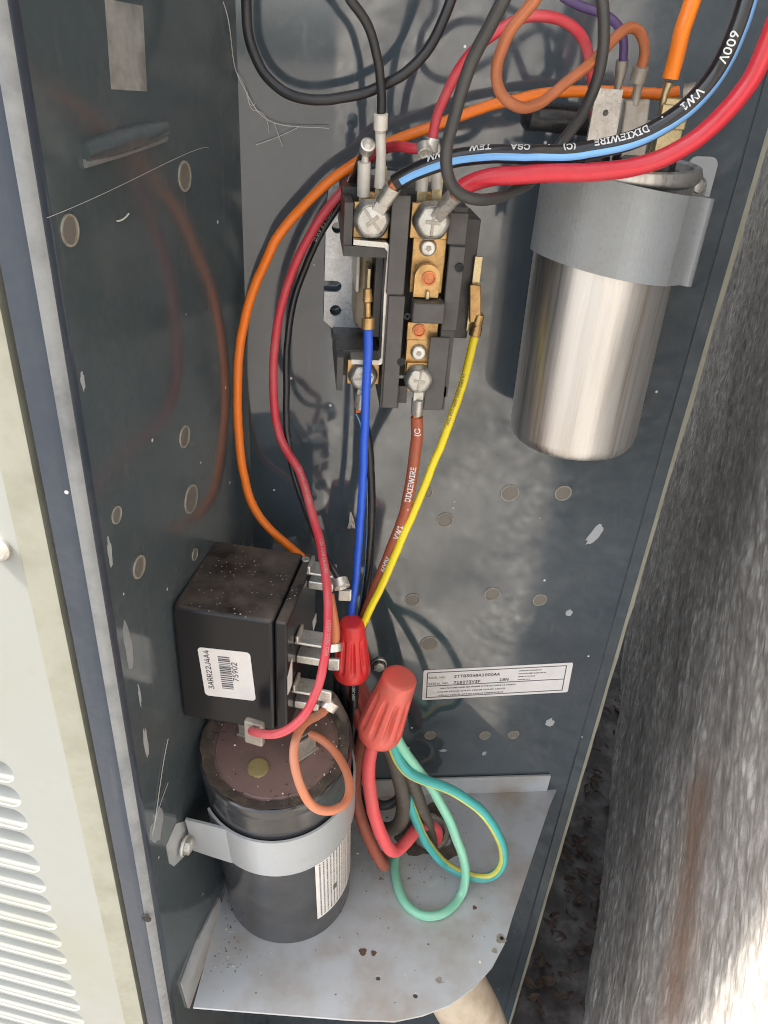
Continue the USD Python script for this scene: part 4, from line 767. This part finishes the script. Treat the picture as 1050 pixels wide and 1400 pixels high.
part(t, 'crimp', lathe([(r + .2, -.6), (r + .75, -.5), (r + .75, 2.2), (r + .3, 2.3), (r * .7, 1.2), (.02, 1.2)], C[0], nrm([.05, -.8, .6]), 20), 'tin', 'rolled tin crimp')
part(t, 'crimp', cat(lathe([(1.5, 0), (2.3, .1), (2.4, 2.6), (1.7, 2.7), (1.4, 1.5)], C[-1] - nrm(C[-1] - C[-4]) * .5, nrm([.2, -.6, -.4]), 20), frame(Q(462, 822, 62), nrm([.6, -.3, .2]), EZ, nrm([.3, .9, 0]), rbox(4.2, 3.8, 1.2, .4))), 'tin', 'white-tinned flag crimp')
t, C, r = wire('brown_wire', 'orange-brown wire curling in a loop at the top right above the capacitor', 'w_brown_orange', [(745, -45, 70), (731, 0, 68), (704, 32, 66), (685, 68, 64), (677, 100, 62), (685, 131, 60), (708, 148, 58), (738, 142, 54), (772, 116, 50), (809, 83, 46), (845, 50, 42), (866, 38, 39), (879, 50, 37), (877, 92, 35)], 15)
part(t, 'terminal', cat(lathe([(r, -.5), (r + .7, -.3), (r + .6, 3.0), (r * .75, 3.2), (.02, 3.3)], C[-1], nrm(C[-1] - C[-4]), 20), tube(np.array([Q(876, 104, 35), Q(871, 125, 34), Q(867, 142, 33.5)]), np.array([1.5, 1.0, 1.4]), 12), frame(Q(847, 183, 33), nrm(EX + .1 * EZ), -EY, nrm(EZ - .1 * EX), rbox(6.4, 1.6, 7.6, .6)), frame(Q(853, 150, 33.2) - EZ * .2, nrm(EX), -EY, EZ, rbox(3.8, 1.3, 2.6, .5))), 'tin_dull', 'grey push-on terminal')
t, C, r = wire('purple_wire', 'purple wire bending down between the black and brown wires at the top right', 'w_purple', [(745, -35, 30), (776, -2, 31), (803, 10, 32), (830, 20, 33), (848, 38, 34), (853, 60, 34), (851, 86, 33)], 12)
part(t, 'terminal', cat(tube(np.array([Q(851, 82, 33), Q(849, 98, 32.5), Q(845, 118, 32), Q(840, 150, 31), Q(836, 185, 30)]), np.array([1.5, 1.4, .9, 1.0, 1.2]), 12)), 'tin_dull', 'narrow grey terminal seen on edge')
# heavy cables to the contactor lugs
t, C, r = wire('heavy_black_cable', 'thick black cable with blue stripe and white print sweeping to the left lug', 'w_black_gloss', [(1040, -45, 62), (1022, 0, 62), (1005, 50, 62), (980, 97, 61), (943, 143, 60), (900, 175, 58), (858, 193, 57), (800, 207, 55), (740, 212, 54), (680, 211, 52), (622, 217, 49), (575, 231, 46), (541, 249, 43.5)], 25, 24)
part(t, 'blue_stripe', tube(C[:-2], r * 1.012, 9, arc=(math.radians(20), math.radians(64)), cap=False), 'w_light_blue', 'light blue stripe')
part(t, 'blue_stripe_underside', tube(C[:-2], r * 1.011, 6, arc=(math.radians(64), math.radians(100)), cap=False), 'w_black')
s_tot = np.linalg.norm(np.diff(C, axis=0), axis=1).sum()
part(t, 'printed_text', cat(*[wrap_text(C, r, s_, s0_, 1.6, math.radians(-27), bold=True) for s_, s0_ in (('600V', s_tot * .115), ('VW1', s_tot * .24), ('.', s_tot * .335), ('DIXIEWIRE', s_tot * .375), ('(C)', s_tot * .545), ('.', s_tot * .61), ('CSA', s_tot * .655), ('TEW', s_tot * .745), ('AWM', s_tot * .84))]), 'print_white', smooth=False)
def lug(t, wire_end, a, sx, sz, y):
    """copper strands, tinned barrel and tongue under the terminal screw"""
    p = wire_end; q = np.array([sx, y, sz]); d = nrm(q - p); L_ = np.linalg.norm(q - p)
    part(t, 'copper_strands', lathe([(r * .8, -1), (r * .78, .9), (r * .6, 1.5), (.02, 1.5)], p, d, 18, mod=lambda th, h: 1 + .07 * np.sin(7 * th)), 'copper')
    b = nrm(np.cross(d, EY)); 
    part(t, 'lug', cat(lathe([(r * .85, 1.0), (r * 1.02, 1.1), (r * 1.0, 6.0), (r * .9, 6.1), (r * .7, 5.0)], p, d, 22, mod=lambda th, h: 1 - .16 * np.exp(-((np.cos(th - 1.2) - 1) / .12) ** 2)), frame(p + d * 5.4 - b * r * .85 + EY * .2, d, b, nrm(np.cross(d, b)), rbox(max(2, L_ - 6.5), r * 1.7, 1.1, .3))), 'tin_bright')
x_, z_ = K(508, 299, DC - 2); lug(t, C[-1], None, x_, z_, -DC + .4)
t, C, r = wire('heavy_red_cable', 'thick red cable sweeping from the top right corner to the right lug', 'w_big_red', [(1085, -30, 66), (1058, 40, 66), (1034, 95, 65), (1000, 143, 64), (962, 183, 62), (915, 212, 60), (860, 229, 58), (800, 236, 57), (740, 238, 55.5), (685, 240, 54), (634, 255, 51)], 25, 24)
x_, z_ = K(590, 301, DC - 2); lug(t, Q(626, 262, 47), None, x_, z_, -DC + .4)
# wires from the contactor down to the wire nuts
t, C, r = wire('blue_wire', 'bright blue wire falling straight from the contactor coil to the wire nuts', 'w_blue', [(503, 446, 44), (503, 500, 45), (500, 560, 45), (497, 640, 44), (492, 720, 43), (486, 795, 42), (479, 850, 42), (475, 885, 42)], 11)
part(t, 'crimp', cat(lathe([(r + .05, -.8), (r + .5, -.6), (r + .5, 2.2), (r * .7, 2.6), (r * .7, 6), (r * 1.1, 6.4), (r * .9, 9.5), (.02, 9.6)], C[0], nrm(C[0] - C[4]), 20)), 'brass', 'brass push-on crimp')
t, C, r = wire('yellow_wire', 'yellow wire slanting from the right side of the contactor to the wire nuts', 'w_yellow', [(649, 456, 24), (640, 500, 26), (622, 558, 30), (599, 618, 34), (576, 676, 38), (552, 732, 41), (524, 796, 44), (500, 846, 45), (486, 880, 44)], 11)
part(t, 'crimp', cat(lathe([(r + .05, -.8), (r + .5, -.6), (r + .6, 1.6), (r + .2, 2.4), (r + .4, 3), (r + .3, 5.5), (r * .7, 6.2), (.02, 6.3)], C[0], nrm(C[0] - C[4]), 20), frame(Q(641, 440, 23.5), nrm([-.12, 0, 1]), EX, -EY, rbox(11, 3.4, 1.0, .4))), 'brass', 'brass push-on crimp')
part(t, 'printed_text', wrap_text(C, r, '18 AWG 105C 600V CSA TEW', 12, .8, -.5), 'ink_grey', smooth=False)
t, C, r = wire('brown_cable', 'brick brown cable with white print curving down from the lower right contact', 'w_brick', [(571, 570, 38), (570, 600, 38), (564, 650, 38), (553, 700, 39), (536, 748, 40), (516, 798, 41), (498, 845, 41), (486, 890, 40)], 15.5, 20)
s_tot = np.linalg.norm(np.diff(C, axis=0), axis=1).sum(); Cr = C[::-1]
part(t, 'printed_text', cat(*[wrap_text(Cr, r, s_, s0_, 1.6, math.radians(8), bold=True) for s_, s0_ in (('600V', s_tot * .40), ('VW1', s_tot * .54), ('.', s_tot * .66), ('DIXIEWIRE', s_tot * .69), ('(C', s_tot * .94))]), 'print_white', smooth=False)
x_, z_ = K(572, 517, DC - 2); lug(t, C[0], None, x_, z_, -DC + .5)
t, C, r = wire('black_cable', 'glossy black cable with pale blue stripe hanging behind the blue wire', 'w_black_gloss', [(490, 562, 38), (500, 590, 37), (506, 640, 36), (508, 700, 36), (504, 770, 36), (496, 830, 36), (488, 890, 36)], 13, 20)
part(t, 'blue_stripe', tube(C, r * 1.012, 5, arc=(math.radians(-74), math.radians(-52)), cap=False), 'w_light_blue', 'thin pale blue stripe')
x_, z_ = K(496, 513, DC - 2); lug(t, C[0], None, x_, z_, -DC + .5)
for lab_, pts_, m_ in (('left of three black wires dropping from the wire nuts behind the capacitor', [(466, 895, 38), (462, 940, 34), (466, 1000, 30), (470, 1060, 26), (476, 1100, 22)], 'w_black_gloss'),
                 ('middle of three black wires dropping from the wire nuts behind the capacitor', [(478, 895, 40), (473, 940, 37), (476, 1000, 34), (484, 1060, 30), (500, 1120, 26)], 'w_black'),
                 ('printed right one of three black wires dropping from the wire nuts', [(484, 900, 43), (484, 945, 42), (483, 1000, 40), (486, 1060, 36), (505, 1130, 32)], 'w_black_gloss')):
    t, C, r = wire('black_wire', lab_, m_, pts_, 13)
    if 'printed' in lab_: part(t, 'printed_text', wrap_text(C, r, 'AWM 105C 600V', 8, 1.0, -.2), 'print_white', smooth=False)
t, C, r = wire('orange_wire', 'short orange wire stub bending into the middle relay terminal', 'w_brown_orange', [(452, 812, 60), (456, 838, 62), (459, 862, 63), (457, 882, 63)], 12)
part(t, 'crimp', cat(lathe([(1.5, 0), (2.2, .1), (2.3, 2.4), (1.7, 2.5), (1.4, 1.5)], C[-1] + EZ * .8, nrm([.1, -.5, -.8]), 20), frame(Q(448, 917, 64), nrm([.9, -.3, .2]), EZ, nrm([.3, .9, 0]), rbox(3.6, 4.6, 1.2, .4))), 'tin', 'tinned flag crimp')
t, C, r = wire('salmon_wire', 'dusty salmon pink wire looping over the front of the black capacitor', 'w_salmon', [(448, 969, 70), (430, 980, 76), (410, 998, 84), (402, 1030, 90), (410, 1072, 95), (430, 1104, 97), (455, 1109, 96), (474, 1094, 91), (477, 1066, 84), (464, 1034, 75), (446, 1016, 70), (424, 1004, 66)], 12.5)
part(t, 'crimp', cat(lathe([(1.8, 0), (2.7, .1), (2.8, 2.8), (2.2, 2.9), (1.6, 1.5)], Q(446, 970, 70), nrm([.5, .5, .6]), 20), frame(Q(430, 957, 70), nrm([.95, -.25, -.1]), EZ, nrm([.25, .95, 0]), rbox(5.2, 4.4, 1.3, .4))), 'tin', 'tinned flag crimp')
t, C, r = wire('grey_wire', 'dusty grey-brown wire curving down behind the capacitor from the lowest relay terminal', 'w_dust', [(452, 950, 58), (463, 966, 54), (474, 992, 48), (478, 1024, 42), (476, 1060, 38), (478, 1100, 34)], 12)
t, C, r = wire('pink_wire', 'thick pink-red wire hanging from the front wire nut and turning back to the shelf opening', 'w_pink', [(516, 985, 52), (508, 1020, 52), (504, 1060, 52), (510, 1105, 53), (526, 1150, 54), (542, 1163, 51), (558, 1148, 46), (572, 1132, 40), (590, 1130, 35), (596, 1150, 33)], 17, 20)
t, C, r = wire('red_brown_wire', 'dusty red-brown wire hanging close behind the pink one', 'w_red_brown', [(503, 985, 42), (492, 1020, 42), (486, 1058, 43), (490, 1105, 45), (504, 1148, 47), (518, 1176, 48), (526, 1184, 44), (520, 1170, 36)], 15.5, 18)
t, C, r = wire('grey_wire', 'thick dusty dark grey wire bending round in a U above the shelf opening', 'w_dust', [(520, 1000, 44), (534, 1028, 43), (546, 1062, 42), (552, 1098, 41), (544, 1128, 40), (524, 1134, 36), (505, 1122, 30), (500, 1108, 26)], 20, 18)
t, C, r = wire('grey_wire', 'dusty grey wire running into the shelf opening beside the yellow-edged one', 'w_dust', [(534, 1004, 47), (552, 1040, 45), (566, 1072, 43), (578, 1105, 40), (588, 1135, 36), (592, 1160, 34)], 16, 16)
t, C, r = wire('grey_wire', 'thin grey wire looping low behind the pink wire', 'w_grey', [(500, 1075, 24), (508, 1094, 28), (524, 1102, 31), (540, 1096, 30), (552, 1080, 26)], 13)
t, C, r = wire('green_wire', 'pale green wire hanging from the front wire nut in a large loop over the shelf', 'w_green', [(536, 995, 50), (552, 1026, 49), (576, 1058, 48), (602, 1098, 49), (624, 1145, 51), (636, 1188, 52), (630, 1224, 53), (606, 1248, 53), (578, 1250, 51), (554, 1232, 47), (542, 1204, 42), (540, 1176, 36), (546, 1158, 32)], 12, 18)
t, C, r = wire('teal_wire', 'teal wire with yellow stripe looping widest to the right over the shelf', 'w_teal', [(530, 995, 48), (540, 1030, 50), (558, 1056, 51), (590, 1070, 51), (624, 1084, 51), (658, 1110, 51), (682, 1146, 51), (688, 1178, 50), (672, 1197, 49), (644, 1198, 48), (612, 1184, 42), (586, 1156, 42), (568, 1120, 42), (556, 1080, 40)], 12.5, 20)
part(t, 'yellow_stripe', tube(C, r * 1.015, 7, arc=(math.radians(-95), math.radians(-38)), cap=False), 'w_lemon', 'thin yellow stripe')

# ------------------------------------------------------------------ wire nuts
def nut(label, top, bot, r_top, r_bot, mat, ribs=10):
    T_, B_n = Q(*top), Q(*bot); k = span(bot[:2], bot[2]); a = nrm(T_ - B_n); Ln = np.linalg.norm(T_ - B_n); rb, rt = r_bot * k, r_top * k
    t = thing('wire_nut', label, 'wire nut', B_n)
    def mod(th, h):
        q = np.clip((h - Ln * .18) / (Ln * .6), 0, 1); f = np.sin(np.pi * q) ** .5 if 0 < q < 1 else 0
        return 1 - .20 * f * np.clip(np.cos(ribs * th) * 1.6 - .3, 0, 1) ** .7
    prof = [(rb * .74, -.2), (rb * .80, -.5), (rb * .93, 0), (rb * .985, Ln * .05), (rb, Ln * .12), (rb, Ln * .14)] + [(rb + (rt - rb) * q, Ln * (.14 + .84 * q)) for q in np.linspace(.05, 1, 22)] + [(rt * .92, Ln * 1.0), (rt * .7, Ln * 1.01), (.02, Ln * 1.012)]
    part(t, 'shell', lathe(prof, B_n, a, 120, mod), mat, smooth=50); part(t, 'mouth', lathe([(rb * .82, -.25), (rb * .5, .3), (.02, .3)], B_n, -a * -1, 40), 'hole_dark')
nut('bright red ribbed wire nut pointing up beside the relay terminals', (481, 850, 46), (481, 921, 46), 16, 25.5, 'nut_red')
nut('faded pale red wire nut tilted to the right, nearest the rating label', (547, 926, 56), (517, 1003, 53), 22.5, 31, 'nut_pale')
nut('dull red wire nut half hidden behind the other two', (482, 925, 38), (504, 985, 40), 10, 22, 'nut_dim', 8)

# ------------------------------------------------------------------ black sleeve beside the capacitor terminals, cobwebs
t = thing('black_sleeve', 'glossy black sleeve lying behind the aluminium capacitor terminals', 'sleeve', Q(760, 162, 14))
part(t, 'sleeve_body', tube(catmull([Q(728, 158, 12), Q(745, 160, 13), Q(775, 163, 14), Q(806, 166, 14)]), 3.6, 22), 'stub_black'); part(t, 'end_cap', lathe([(3.9, 0), (3.9, 2.2), (2.6, 3.6), (.02, 4.0)], Q(733, 159, 12.2), nrm([-1, 0, .05]), 24), 'stub_black')
def strand(lst, r=.09): return tube(catmull(np.array([Q(*l) for l in lst])), r, 5)
solo('cobweb', cat(strand([(304, 0, 8), (316, 55, 6), (323, 98, 3), (336, 125, 3), (352, 152, 3), (375, 168, 3), (420, 174, 4), (450, 176, 5)]), strand([(323, 98, 3), (340, 140, 4), (345, 150, 3), (352, 152, 3), (368, 182, 3)], .06), strand([(350, 198, 2), (385, 185, 2), (408, 174, 3)], .07), strand([(375, 168, 3), (386, 200, 3)], .06), strand([(338, 125, 3), (344, 145, 3.5), (350, 140, 3)], .06)), 'web', 'fine pale cobweb across the top left corner of the back panel', 'cobweb')
wl = lambda lst, r=.045: tube(catmull(np.array([L(*l, .35) for l in lst])), r, 5)
solo('cobweb', cat(wl([(64, 298), (110, 279), (160, 256), (215, 229), (274, 203), (285, 202)]), wl([(160, 302), (168, 300), (176, 292)], .18)), 'web', 'thin web thread crossing the side panel between two spot welds', 'cobweb')
solo('cobweb', cat(wl([(230, 1010), (224, 1040), (218, 1080), (210, 1135)], .09), wl([(230, 1070), (216, 1110), (208, 1142)], .06)), 'web', 'beaded web threads on the side panel beside the strap screw', 'cobweb')
solo('lint_tuft', cat(*[strand([(479, 700, 3), (482 + random.uniform(-4, 4), 710, 4 + random.uniform(-1, 1)), (480 + random.uniform(-5, 5), 722, 3)], .22) for _ in range(8)]), 'nylon', 'small tan tuft of lint on the panel left of the blue wire', 'lint')
